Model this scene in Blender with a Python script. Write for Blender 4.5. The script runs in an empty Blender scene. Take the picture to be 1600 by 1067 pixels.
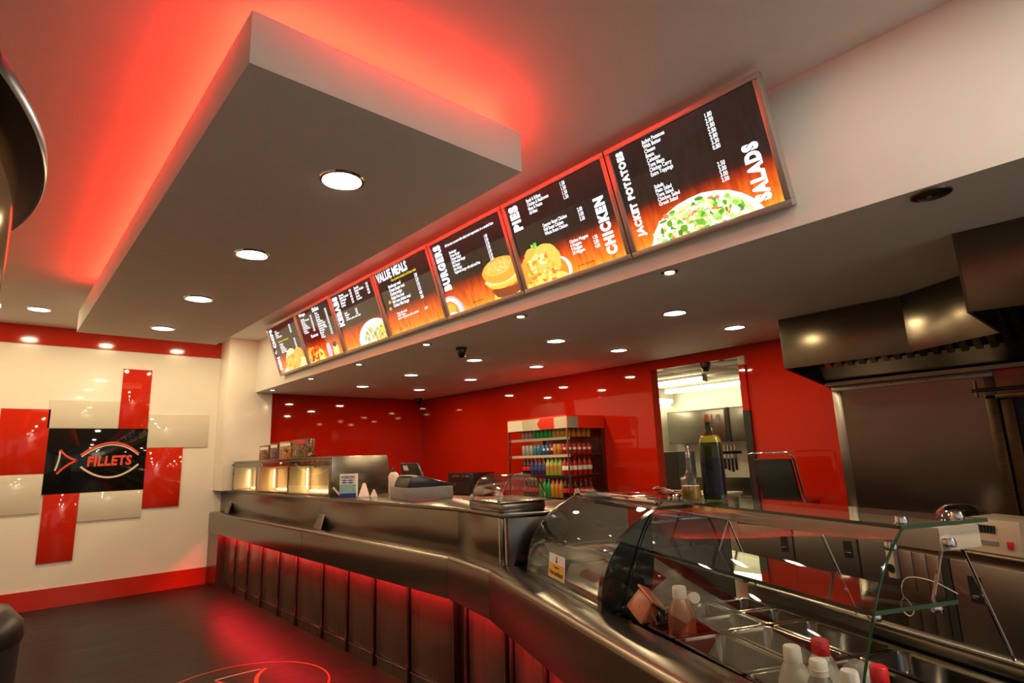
import bpy, bmesh, math, random
from mathutils import Vector, Matrix
random.seed(7)
sc = bpy.context.scene
C = sc.collection
R = math.radians

# ------------------------------------------------------------------ camera
cam_d = bpy.data.cameras.new('camera'); cam = bpy.data.objects.new('camera', cam_d); C.objects.link(cam)
cam_d.sensor_width = 36.0; cam_d.lens = 20.371; cam_d.clip_start = 0.02
yaw, pitch, roll = R(41.974), R(11.230), R(-2.028)
fw = Vector((math.sin(yaw)*math.cos(pitch), math.cos(yaw)*math.cos(pitch), math.sin(pitch)))
rt = Vector((math.cos(yaw), -math.sin(yaw), 0)); up = rt.cross(fw)
r2 = rt*math.cos(roll) + up*math.sin(roll); u2 = -rt*math.sin(roll) + up*math.cos(roll)
m = Matrix((r2, u2, -fw)).transposed().to_4x4(); m.translation = (0, 0, 1.5)
cam.matrix_world = m
sc.camera = cam

# ------------------------------------------------------------------ world, exposure
w = bpy.data.worlds.new('world'); sc.world = w; w.use_nodes = True
w.node_tree.nodes['Background'].inputs[0].default_value = (0.80, 0.86, 1.0, 1)
w.node_tree.nodes['Background'].inputs[1].default_value = 0.4        # dusk outside the shop window
sc.view_settings.view_transform = 'Standard'; sc.view_settings.look = 'None'
sc.view_settings.gamma = 1.0; sc.view_settings.use_curve_mapping = False
sc.view_settings.exposure = 0.45
WARM = (1.0, 0.74, 0.40)          # halogen downlights under a daylight white balance
NEUTRAL = (1.0, 0.86, 0.68)       # whiter lamps at the shop-front end
SPOT_BIG, SPOT_SERVERY, SPOT_SMALL, LED_CEIL, LED_COUNTER, TUBE, MENU = 8.6, 8.0, 5.0, 38.0, 150.0, 11.0, 0.8

# ------------------------------------------------------------------ materials
MAT = {}
def nodes_of(name):
    mt = bpy.data.materials.new(name); mt.use_nodes = True
    nt = mt.node_tree; nt.nodes.clear(); MAT[name] = mt
    return mt, nt, nt.nodes.new('ShaderNodeOutputMaterial')
def N(nt, t, **kw):
    n = nt.nodes.new(t)
    for k, v in kw.items(): setattr(n, k, v)
    return n
def pbr(name, col, rough=.5, metal=0., var=.06, scale=14., stretch=(1, 1, 1), coat=0., bump=0., rvar=.05, spec=.5, trans=0., aniso=0., arot=0.):
    mt, nt, out = nodes_of(name)
    p = N(nt, 'ShaderNodeBsdfPrincipled'); tc = N(nt, 'ShaderNodeTexCoord'); mp = N(nt, 'ShaderNodeMapping')
    mp.inputs['Scale'].default_value = [scale*s for s in stretch]
    nz = N(nt, 'ShaderNodeTexNoise'); nz.inputs['Scale'].default_value = 1.0; nz.inputs['Detail'].default_value = 4
    nt.links.new(tc.outputs['Object'], mp.inputs[0]); nt.links.new(mp.outputs[0], nz.inputs['Vector'])
    cr = N(nt, 'ShaderNodeValToRGB')
    cr.color_ramp.elements[0].position = .3; cr.color_ramp.elements[1].position = .7
    cr.color_ramp.elements[0].color = [max(0, c*(1-var)) for c in col] + [1]
    cr.color_ramp.elements[1].color = [min(1, c*(1+var)) for c in col] + [1]
    nt.links.new(nz.outputs['Fac'], cr.inputs[0]); nt.links.new(cr.outputs[0], p.inputs['Base Color'])
    mr = N(nt, 'ShaderNodeMapRange'); mr.inputs['To Min'].default_value = max(.01, rough-rvar); mr.inputs['To Max'].default_value = rough+rvar
    nt.links.new(nz.outputs['Fac'], mr.inputs[0]); nt.links.new(mr.outputs[0], p.inputs['Roughness'])
    p.inputs['Metallic'].default_value = metal; p.inputs['Specular IOR Level'].default_value = spec
    p.inputs['Coat Weight'].default_value = coat; p.inputs['Coat Roughness'].default_value = .03
    p.inputs['Transmission Weight'].default_value = trans
    p.inputs['Anisotropic'].default_value = aniso; p.inputs['Anisotropic Rotation'].default_value = arot
    if bump:
        b = N(nt, 'ShaderNodeBump'); b.inputs['Strength'].default_value = bump; b.inputs['Distance'].default_value = .004
        nt.links.new(nz.outputs['Fac'], b.inputs['Height']); nt.links.new(b.outputs[0], p.inputs['Normal'])
    nt.links.new(p.outputs[0], out.inputs[0])
    return mt
def emit(name, col, strength):
    mt, nt, out = nodes_of(name); e = N(nt, 'ShaderNodeEmission')
    e.inputs[0].default_value = (*col, 1); e.inputs[1].default_value = strength
    nt.links.new(e.outputs[0], out.inputs[0]); return mt
def glass(name, tint=(1, 1, 1), ior=1.5, rough=.0, haze=0.):
    mt, nt, out = nodes_of(name)
    tr = N(nt, 'ShaderNodeBsdfTransparent'); tr.inputs[0].default_value = (*tint, 1)
    gl = N(nt, 'ShaderNodeBsdfGlossy'); gl.inputs['Roughness'].default_value = rough
    f0 = ((ior-1)/(ior+1))**2*1.4                     # both faces of a thin sheet
    lw = N(nt, 'ShaderNodeLayerWeight'); lw.inputs['Blend'].default_value = .5
    pw = N(nt, 'ShaderNodeMath', operation='POWER'); pw.inputs[1].default_value = 4.5
    fr = N(nt, 'ShaderNodeMath', operation='MULTIPLY_ADD'); fr.inputs[1].default_value = 1-f0; fr.inputs[2].default_value = f0
    nt.links.new(lw.outputs['Facing'], pw.inputs[0]); nt.links.new(pw.outputs[0], fr.inputs[0])
    nz = N(nt, 'ShaderNodeTexNoise'); nz.inputs['Scale'].default_value = 6
    ad = N(nt, 'ShaderNodeMath', operation='MULTIPLY_ADD'); ad.inputs[1].default_value = haze; ad.use_clamp = True
    nt.links.new(nz.outputs['Fac'], ad.inputs[0]); nt.links.new(fr.outputs[0], ad.inputs[2])
    mx = N(nt, 'ShaderNodeMixShader'); nt.links.new(ad.outputs[0], mx.inputs[0])
    nt.links.new(tr.outputs[0], mx.inputs[1]); nt.links.new(gl.outputs[0], mx.inputs[2])
    nt.links.new(mx.outputs[0], out.inputs[0]); return mt

pbr('plaster', (.80, .78, .74), .75, var=.02, scale=5, bump=.03, spec=.25)
pbr('wall_gloss', (.86, .82, .74), .22, var=.015, scale=3, coat=.25)
pbr('red_gloss', (.40, .011, .002), .03, var=.04, scale=2, rvar=.005)
pbr('red_paint', (.55, .022, .006), .10, var=.03, scale=4, rvar=.02)
pbr('red_glass', (.56, .022, .006), .05, var=.03, scale=4, rvar=.01)
pbr('pale_glass', (.68, .64, .55), .04, var=.02, scale=4, rvar=.005)
pbr('black_glass', (.006, .006, .006), .04, var=.2, scale=4, rvar=.01)
pbr('logo_red', (.75, .06, .015), .4, var=.03); pbr('logo_cream', (.72, .60, .46), .4, var=.03)
pbr('steel', (.27, .245, .21), .27, 1., var=.03, scale=60, stretch=(.05, .05, 4), rvar=.015)
pbr('steel_h', (.225, .195, .16), .24, 1., var=.03, scale=60, stretch=(.05, .05, 4), rvar=.015)
pbr('steel_soft', (.27, .25, .225), .32, 1., var=.03, scale=50, stretch=(.05, .05, 4), rvar=.02)
pbr('steel_dark', (.22, .18, .15), .28, 1., var=.06, scale=30, stretch=(1, 1, .05), rvar=.03)
pbr('panel_brown', (.13, .085, .06), .24, .45, var=.10, scale=30, stretch=(1, 1, .05), rvar=.03)
pbr('warm_liner', (.66, .58, .44), .42, .35, var=.03)
pbr('steel_panel', (.16, .135, .115), .20, 1., var=.04, scale=60, stretch=(.05, .05, 4), rvar=.02)
pbr('steel_hood', (.17, .145, .11), .24, 1.,  var=.04, scale=60, stretch=(.05, .05, 4), rvar=.02)
pbr('frame_alu', (.50, .46, .43), .38, .7, var=.03, scale=30)
pbr('chrome', (.80, .79, .77), .07, 1., var=.02)
pbr('black_plastic', (.012, .012, .012), .32, var=.2); pbr('black_matt', (.008, .008, .008), .6, var=.2)
pbr('black_cheek', (.010, .012, .010), .10, var=.2, coat=.5)
pbr('grey_plastic', (.20, .20, .19), .45, var=.08); pbr('dark_slate', (.055, .065, .065), .4, var=.1)
pbr('white_plastic', (.66, .63, .58), .4, var=.03); pbr('hdpe', (.42, .40, .33), .35, var=.06, trans=.25)
pbr('cream_enamel', (.46, .39, .30), .4, var=.04); pbr('kitchen_wall', (.78, .76, .66), .35, var=.02)
pbr('cap_red', (.55, .015, .02), .35, var=.05); pbr('copper_cap', (.42, .20, .12), .4, .6, var=.1)
pbr('amber_glass', (.50, .30, .12), .06, .85, var=.1, scale=3)
pbr('olive_glass', (.022, .030, .006), .05, var=.3, scale=8, coat=.6); pbr('olive_oil', (.30, .26, .02), .08, var=.1, coat=.4)
pbr('cider', (.34, .19, .03), .08, var=.15, coat=.4); pbr('bottle_label', (.008, .010, .018), .12, var=.5, scale=40)
pbr('brass_dark', (.10, .062, .028), .35, .9, var=.25, scale=20, stretch=(1, 1, 6)); pbr('terracotta', (.42, .14, .07), .35, var=.12, scale=12)
pbr('green_edge', (.008, .040, .016), .08, var=.1, coat=.4); pbr('sauce', (.26, .055, .025), .3, var=.1)
pbr('orange_plastic', (.42, .13, .05), .35, var=.08); pbr('paper', (.75, .72, .64), .7, var=.03); pbr('sign_yellow', (.78, .42, .02), .5, var=.04)
pbr('ink', (.02, .02, .03), .6, var=.1); pbr('blue_ink', (.02, .03, .30), .5, var=.1); pbr('teal_ink', (.25, .50, .50), .5, var=.3, scale=60)
pbr('card_white', (.74, .74, .72), .55, var=.03); pbr('polystyrene', (.80, .72, .70), .6, var=.03)
pbr('cable', (.55, .52, .45), .5, var=.05); pbr('mirror_dark', (.02, .02, .02), .08, var=.2)
pbr('ceiling_tile', (.80, .77, .66), .8, var=.03, scale=40); pbr('tbar', (.55, .53, .46), .5)
emit('lamp_lens', (1.0, .90, .74), 6.0); emit('lamp_small', (1.0, .88, .70), 6.0)
emit('led_ceiling', (1.0, .022, .010), LED_CEIL); emit('led_counter', (1.0, .014, .028), LED_COUNTER)
emit('tube', (1.0, .86, .52), TUBE); emit('bay_glow_tube', (1.0, .60, .22), 9.0)
emit('text_white', (1, .97, 1), 1.5*MENU); emit('text_yellow', (1, .80, .03), 1.1*MENU); emit('indicator', (1, .05, .02), .6)
glass('glass_clear', (.96, .97, .95), 1.5); glass('glass_green', (.91, .95, .91), 1.55, haze=.012)
glass('acrylic', (.94, .94, .93), 1.7, haze=.10); glass('fridge_glass', (.93, .94, .92), 1.35)
glass('cruet_glass', (.88, .88, .84), 1.6, haze=.12)

def floor_material():
    mt, nt, out = nodes_of('dark_wood_floor'); p = N(nt, 'ShaderNodeBsdfPrincipled'); tc = N(nt, 'ShaderNodeTexCoord')
    mp = N(nt, 'ShaderNodeMapping'); mp.inputs['Scale'].default_value = (.9, 9, 1)
    br = N(nt, 'ShaderNodeTexBrick'); br.inputs['Scale'].default_value = 1.0; br.inputs['Mortar Size'].default_value = .002
    br.inputs['Brick Width'].default_value = 1.2; br.inputs['Row Height'].default_value = .16
    br.inputs['Color1'].default_value = (.012, .0065, .004, 1); br.inputs['Color2'].default_value = (.018, .010, .006, 1); br.inputs['Mortar'].default_value = (.008, .005, .004, 1)
    nz = N(nt, 'ShaderNodeTexNoise'); nz.inputs['Scale'].default_value = 3; nz.inputs['Detail'].default_value = 6
    nt.links.new(tc.outputs['Object'], br.inputs['Vector']); nt.links.new(tc.outputs['Object'], mp.inputs[0]); nt.links.new(mp.outputs[0], nz.inputs['Vector'])
    mx = N(nt, 'ShaderNodeMix', data_type='RGBA', blend_type='MULTIPLY'); mx.inputs[0].default_value = .8
    cr = N(nt, 'ShaderNodeValToRGB'); cr.color_ramp.elements[0].color = (.35, .35, .35, 1); cr.color_ramp.elements[1].color = (1.4, 1.3, 1.2, 1)
    nt.links.new(nz.outputs['Fac'], cr.inputs[0]); nt.links.new(br.outputs['Color'], mx.inputs[6]); nt.links.new(cr.outputs[0], mx.inputs[7])
    nt.links.new(mx.outputs[2], p.inputs['Base Color'])
    mr = N(nt, 'ShaderNodeMapRange'); p.inputs['Specular IOR Level'].default_value = .16; mr.inputs['To Min'].default_value = .30; mr.inputs['To Max'].default_value = .5
    nt.links.new(nz.outputs['Fac'], mr.inputs[0]); nt.links.new(mr.outputs[0], p.inputs['Roughness'])
    b = N(nt, 'ShaderNodeBump'); b.inputs['Strength'].default_value = .25; b.inputs['Distance'].default_value = .003
    nt.links.new(nz.outputs['Fac'], b.inputs['Height']); nt.links.new(b.outputs[0], p.inputs['Normal'])
    nt.links.new(p.outputs[0], out.inputs[0])
floor_material()

def print_material(name='backlit_print', strength=1.0, rough=.04):
    """flat backlit print: emission colour from the mesh's colour attribute under a glossy sheet"""
    mt, nt, out = nodes_of(name); p = N(nt, 'ShaderNodeBsdfPrincipled'); a = N(nt, 'ShaderNodeAttribute'); a.attribute_name = 'Col'
    p.inputs['Base Color'].default_value = (.008, .008, .008, 1); p.inputs['Roughness'].default_value = rough
    nz = N(nt, 'ShaderNodeTexNoise'); nz.inputs['Scale'].default_value = 60; nz.inputs['Detail'].default_value = 5
    cr = N(nt, 'ShaderNodeValToRGB'); cr.color_ramp.elements[0].position = .3; cr.color_ramp.elements[1].position = .7
    cr.color_ramp.elements[0].color = (.55, .5, .4, 1); cr.color_ramp.elements[1].color = (1.25, 1.25, 1.2, 1)
    mx = N(nt, 'ShaderNodeMix', data_type='RGBA', blend_type='MULTIPLY'); mx.inputs[0].default_value = .8
    nt.links.new(nz.outputs['Fac'], cr.inputs[0]); nt.links.new(a.outputs['Color'], mx.inputs[6]); nt.links.new(cr.outputs[0], mx.inputs[7])
    nt.links.new(mx.outputs[2], p.inputs['Emission Color']); p.inputs['Emission Strength'].default_value = strength
    nt.links.new(p.outputs[0], out.inputs[0])
print_material('backlit_print', 1.25*MENU)
def menu_material():
    mt, nt, out = nodes_of('menu_screen'); p = N(nt, 'ShaderNodeBsdfPrincipled')
    uv = N(nt, 'ShaderNodeUVMap'); sx = N(nt, 'ShaderNodeSeparateXYZ'); nt.links.new(uv.outputs[0], sx.inputs[0])
    cr = N(nt, 'ShaderNodeValToRGB'); e = cr.color_ramp.elements
    e[0].position = 0.; e[0].color = (1.0, .42, .03, 1); e[1].position = 1.; e[1].color = (.012, .010, .009, 1)
    for pos, c in ((.06, (1.0, .26, .02)), (.22, (.85, .12, .008)), (.33, (.40, .03, .004)), (.40, (.05, .010, .006)), (.46, (.012, .010, .009))):
        k = e.new(pos); k.color = (*c, 1)
    nt.links.new(sx.outputs[1], cr.inputs[0])
    mp = N(nt, 'ShaderNodeMapping'); mp.inputs['Scale'].default_value = (26, 2.2, 1); mp.inputs['Rotation'].default_value = (0, 0, .15)
    nz = N(nt, 'ShaderNodeTexNoise'); nz.inputs['Scale'].default_value = 1.6; nz.inputs['Detail'].default_value = 5
    nt.links.new(uv.outputs[0], mp.inputs[0]); nt.links.new(mp.outputs[0], nz.inputs['Vector'])
    c2 = N(nt, 'ShaderNodeValToRGB'); c2.color_ramp.elements[0].position = .35; c2.color_ramp.elements[1].position = .65
    c2.color_ramp.elements[0].color = (.72, .55, .5, 1); c2.color_ramp.elements[1].color = (1.15, 1.2, 1.2, 1); nt.links.new(nz.outputs['Fac'], c2.inputs[0])
    mx = N(nt, 'ShaderNodeMix', data_type='RGBA', blend_type='MULTIPLY'); mx.inputs[0].default_value = 1
    nt.links.new(cr.outputs[0], mx.inputs[6]); nt.links.new(c2.outputs[0], mx.inputs[7])
    nt.links.new(mx.outputs[2], p.inputs['Emission Color']); p.inputs['Emission Strength'].default_value = 1.1*MENU
    p.inputs['Base Color'].default_value = (.01, .01, .01, 1); p.inputs['Roughness'].default_value = .05; p.inputs['Coat Weight'].default_value = .6
    nt.links.new(p.outputs[0], out.inputs[0])
menu_material()

# ------------------------------------------------------------------ helpers
def wloc(o):
    v = Vector((0, 0, 0))
    while o is not None: v += o.location; o = o.parent
    return v
def tag(o, label=None, cat=None, group=None, kind=None):
    if label: o['label'] = label
    if cat: o['category'] = cat
    if group: o['group'] = group
    if kind: o['kind'] = kind
    return o
def thing(name, label, cat, loc, group=None):
    o = bpy.data.objects.new(name, None); o.empty_display_size = .1; C.objects.link(o); o.location = loc
    return tag(o, label, cat, group)
class MB:
    def __init__(s): s.v = []; s.f = []; s.c = []
    def add(s, vs, fs, col=None):
        b = len(s.v); s.v += [tuple(x) for x in vs]
        for f in fs: s.f.append([b+i for i in f]); s.c.append(col)
        return s
    def box(s, x0, x1, y0, y1, z0, z1):
        x0, x1 = min(x0, x1), max(x0, x1); y0, y1 = min(y0, y1), max(y0, y1); z0, z1 = min(z0, z1), max(z0, z1)
        return s.hexa([(x0, y0), (x1, y0), (x1, y1), (x0, y1)], z0, z1)
    def hexa(s, poly, z0, z1): return s.prism([(x, y, z0) for x, y in poly], (0, 0, z1-z0))
    def prism(s, pts, vec):
        pts = [Vector(p) for p in pts]; vec = Vector(vec); n = len(pts)
        nr = Vector((0, 0, 0))
        for i in range(n): nr += pts[i].cross(pts[(i+1) % n])
        if nr.dot(vec) < 0: pts.reverse()
        vs = pts + [p+vec for p in pts]
        fs = [list(range(n))[::-1], list(range(n, 2*n))] + [[i, (i+1) % n, n+(i+1) % n, n+i] for i in range(n)]
        return s.add(vs, fs)
    def fbox(s, F, a0, a1, b0, b1, z0, z1):      # box in a rotated ground frame
        return s.hexa([F(a0, b0), F(a1, b0), F(a1, b1), F(a0, b1)], z0, z1)
    def tube(s, path, r, seg=8, closed=False, cap=True):
        path = [Vector(p) for p in path]; n = len(path); rings = []
        for i, p in enumerate(path):
            a = path[i-1] if (i > 0 or closed) else p; b = path[(i+1) % n] if (i < n-1 or closed) else p
            d = (b-a).normalized(); ref = Vector((0, 0, 1)) if abs(d.z) < .9 else Vector((1, 0, 0))
            e1 = d.cross(ref).normalized(); e2 = d.cross(e1); rr = r[i] if isinstance(r, (list, tuple)) else r
            rings.append([p+e1*(rr*math.cos(2*math.pi*k/seg))+e2*(rr*math.sin(2*math.pi*k/seg)) for k in range(seg)])
        vs = [v for q in rings for v in q]; fs = []
        for i in range(n if closed else n-1):
            j = (i+1) % n
            for k in range(seg): fs.append([i*seg+k, i*seg+(k+1) % seg, j*seg+(k+1) % seg, j*seg+k])
        if cap and not closed: fs += [list(range(seg))[::-1], [(n-1)*seg+k for k in range(seg)]]
        return s.add(vs, fs)
    def lathe(s, c, prof, seg=24, sx=1., sy=1., rot=0., sq=0.):
        vs = []; fs = []; n = len(prof)
        for r, z in prof:
            for k in range(seg):
                a = 2*math.pi*k/seg; ca, sa = math.cos(a), math.sin(a)
                q = 1.0
                if sq: q = 1/((abs(ca)**sq+abs(sa)**sq)**(1/sq))
                x, y = r*q*ca*sx, r*q*sa*sy
                vs.append((c[0]+x*math.cos(rot)-y*math.sin(rot), c[1]+x*math.sin(rot)+y*math.cos(rot), c[2]+z))
        for i in range(n-1):
            for k in range(seg): fs.append([i*seg+k, i*seg+(k+1) % seg, (i+1)*seg+(k+1) % seg, (i+1)*seg+k])
        if prof[0][0] > 1e-5: fs.append(list(range(seg))[::-1])
        if prof[-1][0] > 1e-5: fs.append([(n-1)*seg+k for k in range(seg)])
        return s.add(vs, fs)
    def grid(s, rows, flip=False):               # surface through rows of points
        n, mm = len(rows), len(rows[0]); vs = [p for q in rows for p in q]; fs = []
        for i in range(n-1):
            for k in range(mm-1):
                f = [i*mm+k, i*mm+k+1, (i+1)*mm+k+1, (i+1)*mm+k]; fs.append(f[::-1] if flip else f)
        return s.add(vs, fs)
    def build(s, name, mat, parent=None, bev=0., smooth=False, recalc=False, local=False):
        if parent is not None and not local:
            o0 = wloc(parent); s.v = [tuple(Vector(v)-o0) for v in s.v]; loc = None
        elif parent is None:
            xs, ys, zs = zip(*s.v); loc = Vector(((min(xs)+max(xs))/2, (min(ys)+max(ys))/2, min(zs)))
            s.v = [tuple(Vector(v)-loc) for v in s.v]
        me = bpy.data.meshes.new(name); me.from_pydata(s.v, [], s.f)
        if any(c is not None for c in s.c):
            at = me.color_attributes.new('Col', 'FLOAT_COLOR', 'CORNER'); i = 0
            for p_, c in zip(me.polygons, s.c):
                for li in p_.loop_indices: at.data[li].color = (*(c or (0, 0, 0)), 1)
        if bev or recalc:
            bm = bmesh.new(); bm.from_mesh(me)
            if recalc: bmesh.ops.recalc_face_normals(bm, faces=bm.faces)
            if bev:
                ed = [e for e in bm.edges if len(e.link_faces) == 2 and e.calc_face_angle(0) > .5]
                bmesh.ops.bevel(bm, geom=ed, offset=bev, segments=2, affect='EDGES', clamp_overlap=True, profile=.5)
            bm.to_mesh(me); bm.free()
        if smooth or bev:
            for p_ in me.polygons: p_.use_smooth = True
            me.set_sharp_from_angle(angle=R(40))
        me.materials.append(MAT[mat]); o = bpy.data.objects.new(name, me); C.objects.link(o)
        if parent is not None: o.parent = parent
        else: o.location = loc
        return o
def clone(o, loc=None, parent=None):
    c = o.copy(); C.objects.link(c)
    if parent is not None: c.parent = parent
    if loc is not None: c.location = loc
    for ch in list(o.children): clone(ch, None, c)
    return c
def struct(o): o['kind'] = 'structure'; return o
_txt = {}
def text_mesh(body, size, bold=.0, space=1., squeeze=1., align='LEFT', line=1., shear=0.):
    key = (body, size, bold, space, squeeze, align, line, shear)
    if key in _txt: return _txt[key]
    cu = bpy.data.curves.new('t', 'FONT'); cu.body = body; cu.size = size; cu.offset = bold*size; cu.align_x = align
    cu.space_line = line; cu.space_character = space; cu.resolution_u = 3; cu.shear = shear; cu.fill_mode = 'FRONT'
    o = bpy.data.objects.new('t', cu); C.objects.link(o); bpy.context.view_layer.update()
    me = bpy.data.meshes.new_from_object(o.evaluated_get(bpy.context.evaluated_depsgraph_get()))
    vs = [Vector((v.co.x*squeeze, v.co.y, 0)) for v in me.vertices]; fs = [list(p_.vertices) for p_ in me.polygons]
    bpy.data.objects.remove(o); bpy.data.curves.remove(cu); bpy.data.meshes.remove(me)
    _txt[key] = (vs, fs); return vs, fs
def fit_mesh(vs, w_, h_):
    x0, x1 = min(v.x for v in vs), max(v.x for v in vs); y0, y1 = min(v.y for v in vs), max(v.y for v in vs)
    return [Vector(((v.x-x0)/(x1-x0)*w_, (v.y-y0)/(y1-y0)*h_, 0)) for v in vs]
def text_on(name, parent, body, size, O, U, V, mat, fit=None, **kw):
    """flat lettering on a plane: origin O, axes U (reading direction) and V (up)"""
    vs, fs = text_mesh(body, size, **kw)
    if fit: vs = fit_mesh(vs, *fit)
    O, U, V = Vector(O), Vector(U), Vector(V)
    return MB().add([O+U*v.x+V*v.y for v in vs], fs).build(name, mat, parent)

# ------------------------------------------------------------------ room shell
CEIL, SOFF, XB, YW = 3.23, 2.50, 5.45, 8.79
struct(MB().box(-2.6, 9, -3.0, 9.4, -.12, 0).build('floor', 'dark_wood_floor'))
struct(MB().box(-2.6, 2.70, -3.0, 9.0, CEIL, CEIL+.12).build('ceiling', 'plaster'))
struct(MB().box(2.70, 5.60, -3.0, 8.90, SOFF, CEIL+.12).build('ceiling_bulkhead', 'plaster', bev=.003))
struct(MB().box(-2.6, 2.48, YW, YW+.15, 0, CEIL).build('wall_far', 'wall_gloss'))
struct(MB().box(2.33, 2.93, 8.37, 8.94, 1.19, CEIL).box(2.482, 2.93, 8.37, 8.94, 0, 1.189).build('wall_column', 'wall_gloss', bev=.006))
struct(MB().box(2.93, 5.62, 8.43, 8.60, 0, SOFF).build('wall_far_kitchen', 'red_gloss'))
wb = MB(); wb.box(XB, XB+.13, 3.76, 8.45, 0, SOFF).box(XB, XB+.13, 2.72, 3.76, 2.39, SOFF).box(XB, XB+.13, -3.0, 2.72, 0, SOFF)
wb = struct(wb.build('wall_back', 'red_gloss'))
struct(MB().box(-2.75, -2.6, -3.0, 9.0, 0, CEIL).build('wall_left', 'wall_gloss'))
struct(MB().box(-2.6, 5.6, -3.15, -3.0, 0, .35).box(-2.6, 5.6, -3.15, -3.0, 2.7, CEIL).box(-2.6, -2.3, -3.15, -3.0, .35, 2.7).box(1.6, 5.6, -3.15, -3.0, .35, 2.7).build('wall_front', 'plaster'))
struct(MB().box(-2.6, 2.33, YW-.018, YW, 3.008, CEIL).build('trim_1', 'red_paint'))
struct(MB().box(-2.6, 2.40, YW-.018, YW, 0, .212).build('baseboard_far', 'red_paint'))
wn = MB()                                                    # shop window behind the viewer
wn.box(-2.3, 1.6, -3.06, -3.05, .35, 2.7); w1 = struct(wn.build('window_1', 'glass_clear'))
f = MB()
for x in (-2.3, -1.0, .3, 1.6): f.box(x-.03, x+.03, -3.09, -3.02, .35, 2.7)
f.box(-2.3, 1.6, -3.09, -3.02, .35, .39).box(-2.3, 1.6, -3.09, -3.02, 2.66, 2.70).build('window_frame', 'steel_dark', w1)

# steel splash panel on the back wall beside the cooking line, and terracotta tiles
sp = MB().box(XB-.012, XB, .82, 1.88, .92, 1.955).build('steel_panel', 'steel_panel', wb)
MB().box(XB-.016, XB, 1.83, 1.905, .92, 2.0).build('edge_strip', 'steel_soft', wb, bev=.004)
MB().box(XB-.016, XB, .80, .86, .92, 2.0).build('edge_strip', 'steel_soft', wb, bev=.004)
MB().box(XB-.018, XB, .80, 1.905, 1.955, 2.0).build('top_strip', 'steel_soft', wb, bev=.002)
for y in (1.7, 1.45, 1.2, .95): MB().lathe((XB-.019, y, 1.978), [(.006, -.004), (.006, .004)], 8).build('screw', 'black_plastic', wb)
tile0 = None
for j in range(6):
    for z in (1.80, 1.95):
        t = MB().box(XB-.012, XB, .795-.17*j-.165, .795-.17*j, z-.145, z).build('tile', 'terracotta', wb, bev=.003)

# black and pale slot strip to the right of the doorway
jb = MB().box(XB-.03, XB+.0, 2.655, 2.72, 0, 2.30); jb = struct(jb.build('door_1', 'red_gloss'))
MB().box(XB-.034, XB+.004, 2.652, 2.722, 2.302, 2.39).build('head_block', 'cream_enamel', jb, bev=.003)
MB().box(XB-.034, XB+.004, 2.652, 2.722, .9, 1.86).build('kick_plate', 'black_plastic', jb)

# wall panels round the sign
def panel(x0, x1, z0, z1, mat, label, d=.014):
    o = MB().box(x0, x1, YW-d, YW-.001, z0, z1).build('wall_panel', mat, bev=.002); return tag(o, label, 'panel')
panel(.06, .508, 1.492, 2.24, 'red_glass', 'red glass wall panel left of the black fish sign')
panel(1.19, 1.508, 2.018, 2.777, 'red_glass', 'tall red glass wall panel standing above the black fish sign')
panel(.53, .865, .49, 1.255, 'red_glass', 'tall red glass wall panel hanging below the black fish sign')
panel(1.517, 1.935, 1.02, 1.772, 'red_glass', 'red glass wall panel right of the black fish sign')
panel(.487, 1.187, 2.018, 2.355, 'pale_glass', 'pale glass wall panel above the black fish sign')
panel(1.517, 2.233, 1.774, 2.205, 'pale_glass', 'pale glass wall panel at the upper right of the black sign')
panel(.868, 1.517, .918, 1.255, 'pale_glass', 'pale glass wall panel under the black fish sign')
panel(-.2, .508, 1.05, 1.490, 'pale_glass', 'pale glass wall panel below the left red panel')
sg = thing('logo_sign', 'black glass sign with a red and cream fish outline reading FILLETS', 'sign', (1.012, YW, 1.257))
MB().box(.511, 1.515, YW-.018, YW-.001, 1.257, 2.016).build('board', 'black_glass', sg, bev=.002)
ys = YW-.0205
def ribbon(name, pts, wd, mat):
    pts = [Vector((x, ys, z)) for x, z in pts]; a, b = [], []
    for i, p in enumerate(pts):
        d = (pts[min(i+1, len(pts)-1)]-pts[max(i-1, 0)]).normalized(); n = Vector((-d.z, 0, d.x))
        k = wd[i] if isinstance(wd, list) else wd
        a.append(p+n*k/2); b.append(p-n*k/2)
    v = a+b; n = len(pts)
    MB().prism([*a, *b[::-1]], (0, .003, 0)).build(name, mat, sg)
def quad(p0, p1, p2, n=14):
    return [((1-t)**2*p0[0]+2*t*(1-t)*p1[0]+t*t*p2[0], (1-t)**2*p0[1]+2*t*(1-t)*p1[1]+t*t*p2[1]) for t in [i/n for i in range(n+1)]]
def L(px, py):      # sign-artwork coordinates: 0..1 across, 0..1 down
    return (.511+px*1.004, 2.016-py*.759)
ribbon('fish_arc', quad(L(.325, .42), L(.64, .04), L(.92, .41)), .022, 'logo_red')
ribbon('fish_arc', quad(L(.335, .445), L(.64, .085), L(.92, .435)), .014, 'logo_cream')
ribbon('fish_arc', quad(L(.335, .60), L(.64, .97), L(.925, .585)), .022, 'logo_cream')
ribbon('tail_line', quad(L(.125, .33), L(.19, .46), L(.295, .50)), .022, 'logo_red')
ribbon('tail_line', quad(L(.295, .50), L(.19, .56), L(.115, .70)), .022, 'logo_red')
ribbon('tail_line', quad(L(.125, .345), L(.13, .48), L(.095, .65)), .018, 'logo_cream')
ps = L(.395, .605)
text_on('lettering', sg, 'FILLETS', .165, (ps[0], ys, ps[1]), (1, 0, .02), (0, 0, 1), 'logo_red', fit=(.455, .125), bold=.045, space=1.1, shear=.06)

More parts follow.
